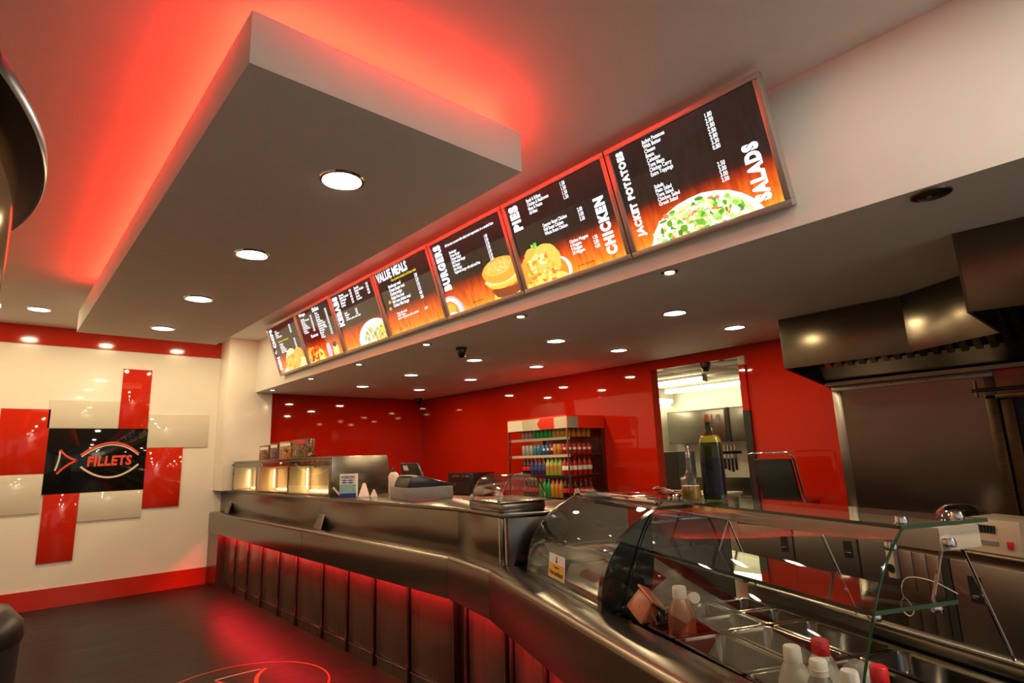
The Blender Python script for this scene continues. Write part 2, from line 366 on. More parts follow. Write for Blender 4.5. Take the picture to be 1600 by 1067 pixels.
# ------------------------------------------------------------------ downlights
def downlight(x, y, z, r, label, group, power, small=False, lit=True, col=WARM):
    t = thing('downlight', label, 'light', (x, y, z), group)
    MB().lathe((x, y, z), [(r*1.0, -.001), (r*1.02, -.008), (r*1.14, -.006), (r*1.18, 0)], 28).build('trim_ring', 'chrome' if not small else 'steel_dark', t, smooth=True)
    if lit:
        MB().lathe((x, y, z), [(0, -.009), (r*.6, -.008), (r*(.99 if not small else .7), -.004)], 28).build('lens', 'lamp_small' if small else 'lamp_lens', t, smooth=True)
        if small:
            ld = bpy.data.lights.new('lamp', 'SPOT'); ld.spot_size = R(80); ld.spot_blend = .8; ld.shadow_soft_size = r*.7
        else:
            ld = bpy.data.lights.new('lamp', 'AREA'); ld.shape = 'DISK'; ld.size = r*1.5
        ld.energy = power; ld.color = col
        lo = bpy.data.objects.new('lamp', ld); C.objects.link(lo); lo.parent = t; lo.location = (0, 0, -.014)
    else:
        MB().lathe((x, y, z), [(0, -.012), (r*.45, -.010), (r*.99, -.003)], 24).build('lens', 'black_plastic', t, smooth=True)
        MB().lathe((x, y, z), [(0, -.018), (r*.3, -.012)], 16).build('bulb', 'chrome', t, smooth=True)
    return t
ordn = ['nearest', 'second nearest', 'third nearest', 'fourth nearest', 'fifth nearest', 'farthest']
for i, y in enumerate((2.57, 3.92, 5.27, 6.62)):
    downlight(1.195, y, 2.90, .095, f'round downlight in the hanging ceiling raft, {["nearest", "second", "third", "farthest"][i]} of four', 'downlights in the raft', SPOT_BIG*(.9, 1.0, 1.1, 1.2)[i], col=NEUTRAL if i == 0 else WARM)
for r_, x in (('front', 3.685), ('back', 4.58)):
    for i, y in enumerate((2.29, 3.51, 4.69, 5.92, 7.14)):
        downlight(x, y, SOFF, .078, f'round downlight in the low ceiling behind the counter, {r_} row, {ordn[i] if i < 4 else "farthest"}', f'downlights in the {r_} row over the servery', SPOT_SERVERY)
for i, y in enumerate((1.744, 3.0, 4.235, 5.50, 6.72, 7.99)):
    downlight(2.793, y, SOFF, .040, f'tiny spotlight under the menu boards, {ordn[i]}', 'small spotlights under the menu boards', SPOT_SMALL, small=True)
downlight(2.79, .493, SOFF, .062, 'unlit black spotlight in the low ceiling at right', 'small spotlights under the menu boards', 0, small=True, lit=False)
for x, lb in ((.25, 'downlight in the high ceiling by the far wall, left of the raft'), (1.08, 'downlight by the far wall hidden above the middle of the raft'), (1.96, 'downlight by the far wall nearest the white column')):
    downlight(x, 7.86, CEIL, .095, lb, 'downlights in the high ceiling', SPOT_BIG)
for i, (x, y) in enumerate(((-.6, 7.86), (-1.45, 7.86), (-1.6, 4.6), (2.11, .62), (2.11, -.9), (1.2, -.7), (2.1, -2.4))):  # last two are made-up fill lamps to brighten the raft front and underside
    downlight(x, y, CEIL, .095, f'downlight in the high ceiling outside the view, {["first beyond the left edge", "far left corner", "left of the raft", "above the salad display", "by the window at right", "added fill above the viewer", "added fill beside the shop window"][i]}', 'downlights in the high ceiling', SPOT_BIG*(1, 1, .3, .15, 1.8, 2.4, 5.5)[i], col=WARM if i < 3 else NEUTRAL)

# ------------------------------------------------------------------ ceiling raft
rf = thing('ceiling_raft', 'white rectangular raft hung below the ceiling with red light glowing above it', 'ceiling raft', (1.206, 4.6, 2.90))
MB().box(.548, 1.864, 1.95, 7.25, 2.902, 3.12).build('panel', 'plaster', rf, bev=.003)
for x0, x1, y0, y1 in ((.60, .615, 2.05, 6.35), (1.797, 1.812, 2.05, 6.35), (.66, 1.75, 2.0, 2.015)):
    MB().box(x0, x1, y0, y1, 3.121, 3.150).build('led_strip', 'led_ceiling', rf)
for x in (.9, 1.5):
    for y in (2.6, 4.6, 6.6): MB().tube([(x, y, 3.12), (x, y, CEIL)], .012).build('hanger', 'steel', rf)

# ------------------------------------------------------------------ menu boards
BW, BH = .9075, .631
MV = Vector((-.21, 0, .595)).normalized(); MU = Vector((0, -1, 0)); MN = Vector((-MV.z, 0, MV.x))
def make_board(k, label):
    O = Vector((2.66, .976+.9075*(k+1), 2.595))
    t = thing('menu_board', label, 'menu board', O+MU*BW/2, 'backlit menu boards in a row')
    def P3(u, v, w=0.): return O+MU*u+MV*v+MN*w
    fr = MB(); e = .030; g = .004
    for (a0, a1, b0, b1) in ((g, BW-g, 0, e), (g, BW-g, BH-e, BH), (g, g+e, e, BH-e), (BW-g-e, BW-g, e, BH-e)):
        fr.prism([P3(a0, b0, -.045), P3(a1, b0, -.045), P3(a1, b1, -.045), P3(a0, b1, -.045)], MN*.060)
    fr.build('frame', 'frame_alu', t, bev=.003)
    sc_ = MB().add([P3(g+e, e, 0), P3(BW-g-e, e, 0), P3(BW-g-e, BH-e, 0), P3(g+e, BH-e, 0),
                    P3(g+e, e, -.04), P3(BW-g-e, e, -.04), P3(BW-g-e, BH-e, -.04), P3(g+e, BH-e, -.04)],
                   [[0, 1, 2, 3], [7, 6, 5, 4], [0, 4, 5, 1], [2, 6, 7, 3], [1, 5, 6, 2], [0, 3, 7, 4]])
    sc_ = sc_.build('screen', 'menu_screen', t)
    uvl = sc_.data.uv_layers.new(name='UVMap'); uvs = [(0, 0), (1, 0), (1, 1), (0, 1)]*2
    for p_ in sc_.data.polygons:
        for li in p_.loop_indices: uvl.data[li].uv = uvs[sc_.data.loops[li].vertex_index]
    iu, iv = BW-2*(g+e), BH-2*e
    def Q(u, v, w=.002): return P3(g+e+u*iu, e+v*iv, w)       # 0..1 across and up the screen
    def write(name, body, u0, u1, v0, v1, mat='text_white', rot=0, bold=.012, space=1.0, **kw):
        if rot: return text_on(name, sc_, body, .1, Q(u1, v0), MV, -MU, mat, fit=((v1-v0)*iv, (u1-u0)*iu), bold=bold, space=space, **kw)
        return text_on(name, sc_, body, .1, Q(u0, v0), MU, MV, mat, fit=((u1-u0)*iu, (v1-v0)*iv), bold=bold, space=space, **kw)
    def picture(shapes):
        mb = MB()
        for li, (kind, cx, cy, rx, ry, col, jit) in enumerate(shapes):
            n = 26 if kind == 'o' else 7; rnd = random.Random(li*13+k); pts = []
            for i in range(n):
                a = 2*math.pi*i/n; j = 1+(rnd.random()-.5)*jit
                pts.append((min(1, max(0, cx+rx*j*math.cos(a))), min(1, max(0, cy+ry*j*math.sin(a)))))
            vs = [Q(*p_, .0015+.00012*li) for p_ in pts]
            mb.add([Q(min(1, max(0, cx)), min(1, max(0, cy)), .0015+.00012*li)]+vs, [[0, 1+i, 1+(i+1) % n] for i in range(n)], col)
        mb.build('food_picture', 'backlit_print', sc_)
    return write, picture
def lines(L_): return '\n'.join(L_)
OR, YE, WH, GR, RD, BR = (1, .30, .03), (1, .62, .08), (1, .92, .85), (.35, .75, .08), (.9, .06, .02), (.28, .05, .01)
def bits(cx, cy, rx, ry, n, cols, seed, s=(.015, .04)):
    q = random.Random(seed); o = []
    for i in range(n):
        a, d = q.random()*6.283, math.sqrt(q.random())
        o.append(('p', cx+rx*d*math.cos(a), cy+ry*d*math.sin(a), q.uniform(*s), q.uniform(*s)*1.3, q.choice(cols), .9))
    return o
SM = dict(bold=.030, squeeze=.72)
TT_ = dict(rot=1, bold=.070, space=1.22); LS = dict(bold=.022, line=.86, space=1.03)
# board 0: jacket potatoes and salads
wt, pc = make_board(0, 'backlit menu board headed JACKET POTATOES and SALADS with a bowl of salad')
pc([('o', .50, -.06, .38, .37, (1, .95, .95), .03), ('o', .49, -.06, .34, .33, (.75, .85, .40), .12)] +
   bits(.48, .04, .31, .23, 260, [GR, (.55, .85, .25), WH, (.8, .9, .5), (1, .6, .25), (.9, .25, .08), (.10, .30, .03), WH, (.9, 1, .7), (.2, .5, .04), (.15, .4, .03)], 3, (.008, .030)))
wt('title', 'JACKET POTATOES', .040, .113, .12, .975, **TT_)
wt('title', 'SALADS', .842, .940, .055, .548, **TT_)
wt('item_list', lines(['Jacket Potatoes', 'With Butter', 'Cheese', 'Beans', 'Coleslaw', 'Tuna Mayo', 'Chicken Curry', 'Extra Toppings']), .250, .420, .610, .975, **LS)
wt('price_list', lines(['1.80', '2.80', '2.80', '2.80', '2.80', '3.30', '0.80']), .687, .735, .614, .938, **LS)
wt('item_list', lines(['Salads', 'Plain Salad', 'Tuna Salad', 'Chicken Salad', 'Greek Salad']), .252, .412, .335, .540, **LS)
wt('price_list', lines(['2.50', '3.00', '3.00', '3.00']), .687, .734, .325, .505, **LS)
# board 1: pies and chicken
wt, pc = make_board(1, 'backlit menu board headed PIES and CHICKEN with a roast chicken picture')
pc([('o', .40, .08, .10, .15, WH, .02), ('o', .38, .08, .085, .14, OR, .02), ('o', .10, .16, .15, .20, (1, .40, .05), .12), ('o', .14, .33, .09, .11, (1, .5, .08), .08), ('o', .27, .23, .15, .20, (1, .62, .12), .08),
    ('o', .22, .0, .24, .10, (1, .74, .16), .2), ('o', .24, .27, .05, .06, (1, .92, .5), .3)] + bits(.20, .14, .20, .18, 60, [OR, YE, (1, .8, .28), (.85, .25, .03), (1, .5, .08)], 5, (.01, .03)) + bits(.19, .44, .04, .02, 8, [GR, (.2, .5, .05)], 6, (.008, .02)))
wt('title', 'PIES', .026, .134, .680, .975, **TT_)
wt('title', 'CHICKEN', .842, .938, .055, .660, **TT_)
wt('item_list', lines(['Steak & Kidney', 'Chicken & Mushroom', 'Meat & Potato', 'All Meat']), .238, .470, .795, .975, **LS)
wt('price_list', lines(['1.50', '1.50', '1.50', '1.50']), .605, .650, .785, .978, **LS)
wt('item_list', lines(['Quarter Roast Chicken', 'Half Roast Chicken', 'Whole Roast Chicken']), .333, .584, .505, .640, **LS)
wt('price_list', lines(['2.00', '3.00', '5.50']), .692, .738, .500, .645, **LS)
wt('item_list', lines(['Chicken Nuggets', '6 Nuggets', '9 Nuggets', '20 Nuggets']), .542, .722, .180, .352, **LS)
wt('price_list', lines(['1.50', '2.00', '4.00']), .755, .800, .172, .308, **LS)
wt('small_print', 'SERVING SUGGESTION', .56, .72, .045, .065, mat='ink', bold=.0)
# board 2: burgers
wt, pc = make_board(2, 'backlit menu board headed BURGERS with a large sesame burger picture')
pc([('o', .86, .03, .20, .14, (.95, .75, .12), .25), ('o', .86, .10, .20, .11, (.30, .06, .02), .12), ('o', .92, .17, .16, .07, (.95, .12, .03), .2), ('o', .84, .19, .22, .08, (1, .60, .06), .10), ('o', .82, .24, .225, .08, (1, .75, .32), .04), ('o', .82, .34, .235, .155, (1, .42, .05), .03),
    ('o', .80, .37, .17, .09, (1, .54, .10), .08)] + bits(.82, .38, .18, .10, 50, [(1, .85, .45)], 9, (.004, .008)))
pc([('o', .03, .02, .20, .24, (.90, .45, .55), .02), ('o', .03, .02, .175, .215, WH, .02), ('o', .02, .02, .13, .17, (1, .30, .04), .05), ('o', .02, .08, .09, .07, (1, .5, .08), .1), ('o', .02, .0, .10, .03, WH, .1)])
wt('title', 'BURGERS', .022, .138, .335, .968, **TT_)
wt('heading', 'All burgers served with salad and mayonnaise in a seeded bun', .205, .900, .880, .928, bold=.02, space=1.03)
wt('item_list', lines(['Hamburger', 'Cheese Burger', 'Chicken Burger', 'Half Pounder Burger', 'Fish Burger', 'Spicy Burger', 'Vegetarian Burger with salad and fries']), .236, .610, .495, .820, **LS)
wt('price_list', lines(['1.80', '2.00', '2.20', '3.00', '2.00', '2.20', '2.00']), .745, .790, .490, .820, **LS)
wt('small_print', 'SERVING SUGGESTION', .36, .52, .055, .075, mat='ink', bold=.0)
# board 3: value meals
wt, pc = make_board(3, 'backlit menu board headed VALUE MEALS with a yellow line under the title')
wt('title', 'VALUE MEALS', .015, .625, .845, .990, bold=.04, space=1.05)
wt('heading', 'Fries & drink included in all these meals', .278, .755, .785, .825, mat='text_yellow', bold=.015)
wt('item_list', lines(['Hamburger meal', 'Cheese burger meal', 'Chicken burger', 'Kebab fries meal', 'Half roast chicken meal', 'Chicken fillet burger']), .190, .540, .385, .755, **LS)
wt('price_list', lines(['3.00', '3.20', '3.50', '3.50', '4.00', '3.80']), .700, .750, .370, .755, **LS)
wt('item_list', lines(['Any pie meal', 'with chips', 'peas or gravy and a drink']), .205, .602, .190, .315, **LS)
wt('price_list', '3.20', .712, .765, .205, .240, **LS)
for x_, y_, c_p in ((.14, .50, (.8, .4, .12)), (.12, .40, (.7, .35, .1)), (.20, .05, (.9, .12, .03))): pc([('p', x_, y_, .03, .03, c_p, .3)])
# board 4: kebabs
wt, pc = make_board(4, 'backlit menu board headed KEBABS with a round white plate picture')
pc([('o', .76, .03, .40, .34, (1, .96, 1), .01), ('o', .80, .02, .31, .27, (.85, .86, .62), .08), ('o', .94, .08, .12, .16, (1, .72, .12), .08)] + bits(.76, .08, .24, .18, 60, [WH, (.5, .6, .25), (.9, .45, .2), (.30, .32, .12), WH, YE], 12, (.01, .035)))
wt('title', 'KEBABS', .010, .140, .440, .975, **TT_)
wt('item_list', lines(['Doner', 'Shish Kebab', 'Chicken', 'Mixed', 'Kofte']), .190, .420, .750, .975, **LS)
wt('price_list', lines(['3.00', '4.00', '4.00', '5.00', '3.50']), .455, .505, .740, .980, **LS)
wt('item_list', lines(['Special', 'Garlic Kebab', 'Chilli', 'Lamb', 'Combo']), .580, .790, .750, .978, **LS)
wt('price_list', lines(['4.50', '4.50', '4.00', '5.00']), .850, .900, .770, .960, **LS)
wt('item_list', lines(['Small', 'Medium', 'Large', 'served in pitta with salad']), .205, .560, .490, .650, **LS)
wt('price_list', lines(['3.00', '4.00', '5.00']), .470, .520, .535, .645, **LS)
# board 5: wraps and sides
wt, pc = make_board(5, 'narrowly seen backlit menu board with two price columns and a sandwich picture')
pc([('o', .14, .08, .15, .22, (1, .45, .05), .2), ('o', .28, .12, .18, .17, (.85, .12, .02), .15), ('o', .40, .04, .09, .18, (1, .80, .18), .3), ('o', .25, -.02, .25, .06, (1, .85, .3), .3)] + bits(.22, .1, .18, .12, 26, [OR, YE, RD, BR], 15))
pc([('o', .64, .12, .06, .15, (.75, .60, .95), .1)]); pc([('o', .82, .08, .08, .12, (1, .75, .3), .3), ('o', .82, .20, .05, .05, (.08, .05, .03), .2)])
wt('heading', 'Wraps', .06, .26, .905, .985, bold=.03); wt('heading', 'Sides', .49, .68, .905, .985, bold=.03)
wt('item_list', lines(['Sausage', 'Battered Sausage', 'Saveloy', 'Fishcake', 'Spring Roll', 'Black Pudding', 'Scampi', 'Pineapple']), .088, .335, .57, .885, **LS)
wt('price_list', lines(['1.00', '1.20', '1.20', '1.00', '1.00', '1.50', '2.50', '0.60']), .370, .425, .565, .885, **LS)
wt('item_list', lines(['Peas', 'Curry', 'Gravy', 'Beans', 'Coleslaw', 'Mushy Peas', 'Pickled Egg', 'Onion Rings', 'Gherkin', 'Bread', 'Cola', 'Water']), .530, .760, .38, .885, **LS)
wt('price_list', lines(['0.60', '0.80', '0.60', '0.60', '0.90', '0.60', '0.40', '1.20', '0.40', '0.40', '0.70', '0.70']), .820, .870, .385, .880, **LS)
wt('heading', 'Extras', .25, .46, .46, .52, bold=.02)
# board 6: fish and chips
wt, pc = make_board(6, 'farthest backlit menu board headed FISH & CHIPS with golden battered fish')
pc([('o', .56, .14, .24, .30, (1, .70, .45), .06), ('o', .50, .10, .26, .22, (1, .42, .08), .15), ('o', .80, .24, .16, .16, (1, .45, .08), .12), ('o', .90, .04, .14, .16, (1, .85, .35), .2), ('o', .30, .0, .14, .07, WH, .2), ('o', .6, -.04, .3, .06, (1, .9, .6), .3)] + bits(.55, .13, .26, .16, 44, [OR, YE, (1, .55, .15)], 17))
wt('title', 'FISH & CHIPS', .020, .125, .07, .975, **TT_)
wt('item_list', lines(['Cod', 'Haddock', 'Plaice', 'Rock Salmon']), .215, .430, .740, .905, **LS)
wt('price_list', lines(['3.50', '3.50', '3.50', '3.80']), .735, .790, .735, .911, **LS)
wt('heading', 'Fish meals to take away', .23, .62, .625, .670, mat='text_yellow', bold=.015)
wt('item_list', lines(['Chips', 'Large', 'Scampi', 'Calamari', 'Fish Bites']), .255, .470, .400, .612, **LS)
wt('price_list', lines(['1.20', '1.60', '3.50', '3.50', '3.00']), .770, .825, .395, .612, **LS)

# ------------------------------------------------------------------ service counter
def offset(pl, d):                # mitred offset of an open ground polyline, d to the staff side
    out = []
    for i in range(len(pl)):
        p = Vector(pl[i]); ns = []
        for a, b in ((i-1, i), (i, i+1)):
            if a >= 0 and b < len(pl):
                e = (Vector(pl[b])-Vector(pl[a])).normalized(); ns.append(Vector((-e.y, e.x)))
        nn = sum(ns, Vector((0, 0))).normalized(); out.append(p+nn*(d/nn.dot(ns[0])))
    return out
th22, th25 = R(22.5), R(25)
Bp = Vector((2.071, 2.557))
PL = [(2.31, 8.785), (2.205, 3.122), tuple(Bp), tuple(Bp+Vector((-math.sin(th22), -math.cos(th22)))*2.9)]
d25 = Vector((-math.sin(th25), -math.cos(th25))); n25 = Vector((math.cos(th25), -math.sin(th25)))
def D(s, t): v = Bp+d25*s+n25*t; return (v.x, v.y)
def D3(s, t, z): v = Bp+d25*s+n25*t; return Vector((v.x, v.y, z))
ct = thing('service_counter', 'long angled stainless steel serving counter with a front ledge and red glow beneath', 'counter', (2.4, 4.5, 0))
prof = [(0.006, .655), (0, .665), (0, .880), (.006, .899), (.020, .910), (.165, .910), (.165, .880), (.03, .860), (.03, .655)]
offs = [offset(PL, d) for d, z in prof]
def ledge(i, f0, f1):
    rows = []
    for f_ in (f0, f1):
        row = []
        for (d, z), pl in zip(prof, offs): a, b = pl[i], pl[i+1]; v = a.lerp(b, f_); row.append((v.x, v.y, z))
        rows.append(row)
    n = len(prof); vs = rows[0]+rows[1]
    fs = [[k, (k+1) % n, n+(k+1) % n, n+k] for k in range(n)]+[list(range(n))[::-1], list(range(n, 2*n))]
    MB().add(vs, fs).build('ledge', 'steel_h', ct, smooth=True, recalc=True)
ledge(0, 0, .5795); ledge(0, .5805, .9997); ledge(1, .0005, .9995); ledge(2, .0005, 1)
q0, q1, q2 = Vector((2.445, 8.785)), Vector((2.318, 3.158)), Vector((2.178, 2.562)); q3 = q2+n25*.62
def seg_panel(name, a, b, z0, z1, th, mat, inward=True, bev=.003):
    e = (b-a).normalized(); n = Vector((-e.y, e.x))
    return MB().hexa([tuple(a), tuple(b), tuple(b+n*th), tuple(a+n*th)], z0, z1).build(name, mat, ct, bev=bev)
ym = 5.40; qm = q0.lerp(q1, (8.785-ym)/(8.785-3.158))
seg_panel('front_panel', q0, qm, .910, 1.165, .02, 'steel_h'); seg_panel('front_panel', qm, q1, .910, 1.165, .02, 'steel_h'); seg_panel('front_panel', q1, q2, .910, 1.165, .02, 'steel_h')
# rounded corner and end panel beside the hot display
cp = MB(); rr = .035; arc = []
e1 = (q1-q2).normalized(); e2 = (q3-q2).normalized()
arc = [q2+e1*rr, q2+(e1+e2)*rr*.30, q2+e2*rr]
c_ = [((1-t)**2*arc[0]+2*t*(1-t)*arc[1]+t*t*arc[2]) for t in [i/8 for i in range(9)]]
cp.grid([[(v.x-.002*(e1+e2).x, v.y-.002*(e1+e2).y, z) for v in c_] for z in (.912, 1.168)]); cp.build('corner_post', 'chrome', ct, smooth=True)
seg_panel('end_panel', q2+e2*rr, q3, .905, 1.165, .02, 'steel_h')
top = [tuple(q0), tuple(q1), tuple(q2), tuple(q3), (3.05, 2.6), (3.05, 8.40), (2.95, 8.36), (2.46, 8.36)]
MB().hexa([(2.432, 8.36), (2.306, 3.156), (2.166, 2.55), tuple(q3+Vector((.0, -.012))), (3.06, 2.6), (3.06, 8.36)], 1.165, 1.19).build('worktop', 'steel_h', ct, bev=.004)
MB().hexa([(2.48, 8.3), (2.37, 3.2), (2.24, 2.62), (2.70, 2.42), (3.02, 2.66), (3.02, 8.3)], .02, 1.16).build('carcass', 'steel_dark', ct)
bp1 = offset(PL, .10); bpk = offset(PL, .13)
def base_panels():
    seg = []
    for i in range(3):
        a, b = bp1[i], bp1[i+1]; ln = (b-a).length
        if i == 0: ysv = [8.40, 7.885, 7.385, 6.885, 6.35, 5.86, 5.24, 4.74, 4.275, 3.765, 3.20]; fr_ = [(a.y-y)/(a.y-b.y) for y in ysv]
        elif i == 1: fr_ = [0.08, .96]
        else: fr_ = [.02+.16*k for k in range(7)]
        e = (b-a).normalized(); n = Vector((-e.y, e.x))
        MB().hexa([tuple(a+n*.03), tuple(b+n*.03), tuple(b+n*.06), tuple(a+n*.06)], 0, .9).build('backing_sheet', 'steel_dark', ct)
        MB().hexa([tuple(a+n*.008), tuple(b+n*.008), tuple(b+n*.03), tuple(a+n*.03)], 0, .065).build('kick_plate', 'steel_dark', ct)
        for k, fa in enumerate(fr_):
            p = a.lerp(b, fa)
            MB().hexa([tuple(p-e*.008-n*.012), tuple(p+e*.008-n*.012), tuple(p+e*.008+n*.03), tuple(p-e*.008+n*.03)], .0, .86).build('upright', 'steel_dark', ct, bev=.002)
            if k+1 < len(fr_):
                q = a.lerp(b, fr_[k+1]); g = .028
                MB().hexa([tuple(p+e*g+n*.006), tuple(q-e*g+n*.006), tuple(q-e*g+n*.029), tuple(p+e*g+n*.029)], .085, .86).build('panel', 'panel_brown', ct, bev=.005)
                MB().hexa([tuple(p+e*g-n*.004), tuple(q-e*g-n*.004), tuple(q-e*g+n*.029), tuple(p+e*g+n*.029)], .070, .083).build('sill_bar', 'steel', ct, bev=.002)
        l0, l1 = offs[0][i], offs[0][i+1]
        a2, b2 = l0+n*.055, l1+n*.055; m_ = .30/ln if i == 0 else 0.02
        p, q = a2.lerp(b2, m_), a2.lerp(b2, .99)
        MB().hexa([tuple(p), tuple(q), tuple(q+n*.012), tuple(p+n*.012)], .690, .698).build('led_strip', 'led_counter', ct)
base_panels()
MB().hexa([(2.318, 8.35), (2.43, 8.35), (2.43, 8.368), (2.328, 8.368), (2.328, 8.785), (2.318, 8.785)], 0, .66).build('end_panel', 'steel_dark', ct)
# flat steel top of the angled section (left of, behind and right of the food wells)
MB().hexa([D(.02, .155), D(1.035, .19), D(1.035, 1.0), D(-.02, 1.0)], .872, .902).build('deck', 'steel_h', ct, bev=.002)
MB().hexa([D(1.04, .16), D(2.9, .02), D(2.9, .225), D(1.04, .235)], .872, .904).build('deck', 'steel_h', ct, bev=.003)
MB().hexa([D(1.04, .815), D(2.9, .815), D(2.9, 1.0), D(1.04, 1.0)], .872, .902).build('deck', 'steel_h', ct, bev=.003)
MB().hexa([D(.05, .95), D(2.9, .95), D(2.9, 1.0), D(.05, 1.0)], .02, .87).build('rear_panel', 'steel_dark', ct)
MB().hexa([D(1.03, .2), D(2.9, .12), D(2.9, .94), D(1.03, .94)], .60, .62).build('well_floor', 'steel_dark', ct)

# ------------------------------------------------------------------ food pans
def rrect(a0, a1, b0, b1, r, z, n=5):
    o = []
    for cx, cy, st in ((a1-r, b1-r, 0), (a0+r, b1-r, 90), (a0+r, b0+r, 180), (a1-r, b0+r, 270)):
        for i in range(n+1):
            a = R(st+90*i/n); o.append(D3(cx+r*math.cos(a), cy+r*math.sin(a), z))
    return o
def pan(a0, a1, b0, b1, label, depth=.14):
    rows = []; i = .010
    for r, off, z in ((.02, .003, .906), (.02, .003, .910), (.022, .010, .913), (.026, .016, .911), (.030, .019, .900), (.030, .024, .91-depth+.02), (.026, .034, .91-depth), (.01, .07, .91-depth)):
        rows.append([*rrect(a0+off, a1-off, b0+off, b1-off, max(.004, r), z)])
    n = len(rows[0]); vs = [p for q in rows for p in q]; fs = []
    for j in range(len(rows)-1):
        for k in range(n): fs.append([j*n+k, j*n+(k+1) % n, (j+1)*n+(k+1) % n, (j+1)*n+k])
    fs.append([(len(rows)-1)*n+k for k in range(n)])
    o = MB().add(vs, fs).build('food_pan', 'pan_steel', smooth=True)
    return tag(o, label, 'pan', 'steel pans in the salad display')
pbr('pan_steel', (.22, .205, .185), .15, 1., var=.05, scale=6, stretch=(1, 1, 8), rvar=.05)
S_ = [1.06, 1.235, 1.41, 1.75, 2.08]; T_ = [.245, .44, .625, .805]
pn = {(0, 0): 'small steel pan at the front corner by the black cheek, under the sauce bottle', (1, 0): 'small steel pan in front row with the orange bottle standing over it',
      (2, 0): 'long empty steel pan in the front row beside the counter edge', (3, 0): 'wide steel pan in the front holding the squeeze bottles',
      (0, 1): 'small steel pan in the middle row nearest the black cheek', (1, 1): 'second small steel pan in the middle row from the black cheek',
      (2, 1): 'long empty steel pan in the middle row of the salad display',
      (0, 2): 'small steel pan in the back corner of the salad display by the rail', (1, 2): 'second small steel pan along the back rail', (2, 2): 'long steel pan along the back rail', (3, 2): 'long steel pan in the back row under the near end of the glass'}
for (i, j), lb in pn.items(): pan(S_[i], S_[i+1], T_[j], T_[j+(2 if (i, j) == (3, 0) else 1)], lb, .16 if j == 0 else .13)
pan(2.09, 2.62, .245, .525, 'large steel pan outside the near end of the glass, front one', .15)
pan(2.09, 2.62, .53, .805, 'large steel pan outside the near end of the glass, by the rail', .15)

# ------------------------------------------------------------------ curved glass displays
def arc_glass(name, prof_, s0, s1, mat, parent, th=.007):
    rows = []
    for s in (s0, s1):
        pass
    P_ = [Vector(p) for p in prof_]; nn = []
    for i in range(len(P_)):
        d = (P_[min(i+1, len(P_)-1)]-P_[max(i-1, 0)]).normalized(); nn.append(Vector((d.y, -d.x)))
    outer = P_; inner = [p+n*th for p, n in zip(P_, nn)]
    n = len(P_); vs = []
    for s in (s0, s1):
        vs += [D3(s, p.x, p.y) for p in outer]+[D3(s, p.x, p.y) for p in inner]
    fs = []
    for k in range(n-1):
        fs.append([k, k+1, 2*n+k+1, 2*n+k])
    return MB().add(vs, fs).build(name, mat, parent, smooth=True, recalc=False)
def catmull(pts, n=6): return smooth_curve(pts, n)
def smooth_curve(pts, n=6):
    out = []; P_ = [Vector(p) for p in pts]
    for i in range(len(P_)-1):
        p0, p1, p2, p3 = P_[max(i-1, 0)], P_[i], P_[i+1], P_[min(i+2, len(P_)-1)]
        for k in range(n):
            t = k/n; out.append(.5*((2*p1)+(-p0+p2)*t+(2*p0-5*p1+4*p2-p3)*t*t+(-p0+3*p1-3*p2+p3)*t**3))
    return out+[P_[-1]]
A1 = smooth_curve([(.180, .906), (.189, .985), (.210, 1.055), (.242, 1.113), (.290, 1.168), (.345, 1.212), (.400, 1.245), (.475, 1.283)])
A2 = smooth_curve([(.262, .912), (.283, .97), (.306, 1.03), (.331, 1.09), (.358, 1.15), (.391, 1.212), (.432, 1.268), (.467, 1.304)])
h1 = thing('heated_display', 'curved glass heated display on the counter corner with a yellow warning card', 'food display', D3(.55, .45, .90))
arc_glass('front_glass', A1, .135, 1.0, 'glass_green', h1)
MB().prism([D3(.118, p.x, p.y) for p in A1]+[D3(.118, .78, 1.283), D3(.118, .78, .906)], d25.to_3d()*.016).build('side_cheek', 'steel', h1, smooth=True)
ck = MB().prism([D3(1.0, p.x-.004, p.y) for p in A1]+[D3(1.0, .78, 1.285), D3(1.0, .78, .906)], d25.to_3d()*.035).build('side_cheek', 'black_cheek', h1, smooth=True)
MB().prism([D3(.12, .47, 1.283), D3(.12, .80, 1.283), D3(.12, .80, 1.309), D3(.12, .47, 1.309)], d25.to_3d()*.87).build('top_panel', 'glass_green', h1, bev=.002)
MB().prism([D3(.12, .466, 1.281), D3(.12, .482, 1.281), D3(.12, .482, 1.311), D3(.12, .466, 1.311)], d25.to_3d()*.87).build('top_rail', 'chrome', h1, bev=.003)
MB().fbox(D, .135, 1.0, .176, .192, .903, .912).build('glass_channel', 'black_plastic', h1)
MB().fbox(D, .14, .995, .24, .76, .903, .93).build('hot_plate', 'steel_soft', h1, bev=.004)
MB().fbox(D, .14, .995, .76, .775, .903, 1.28).build('rear_door', 'glass_clear', h1)
MB().fbox(D, .2, .95, .55, .70, 1.235, 1.275).build('lamp_canopy', 'steel', h1, bev=.004)
MB().lathe(D3(.155, .475, 1.297), [(.012, -.02), (.016, -.012), (.016, .012), (.012, .02)], 14).build('fixing', 'chrome', h1, smooth=True)

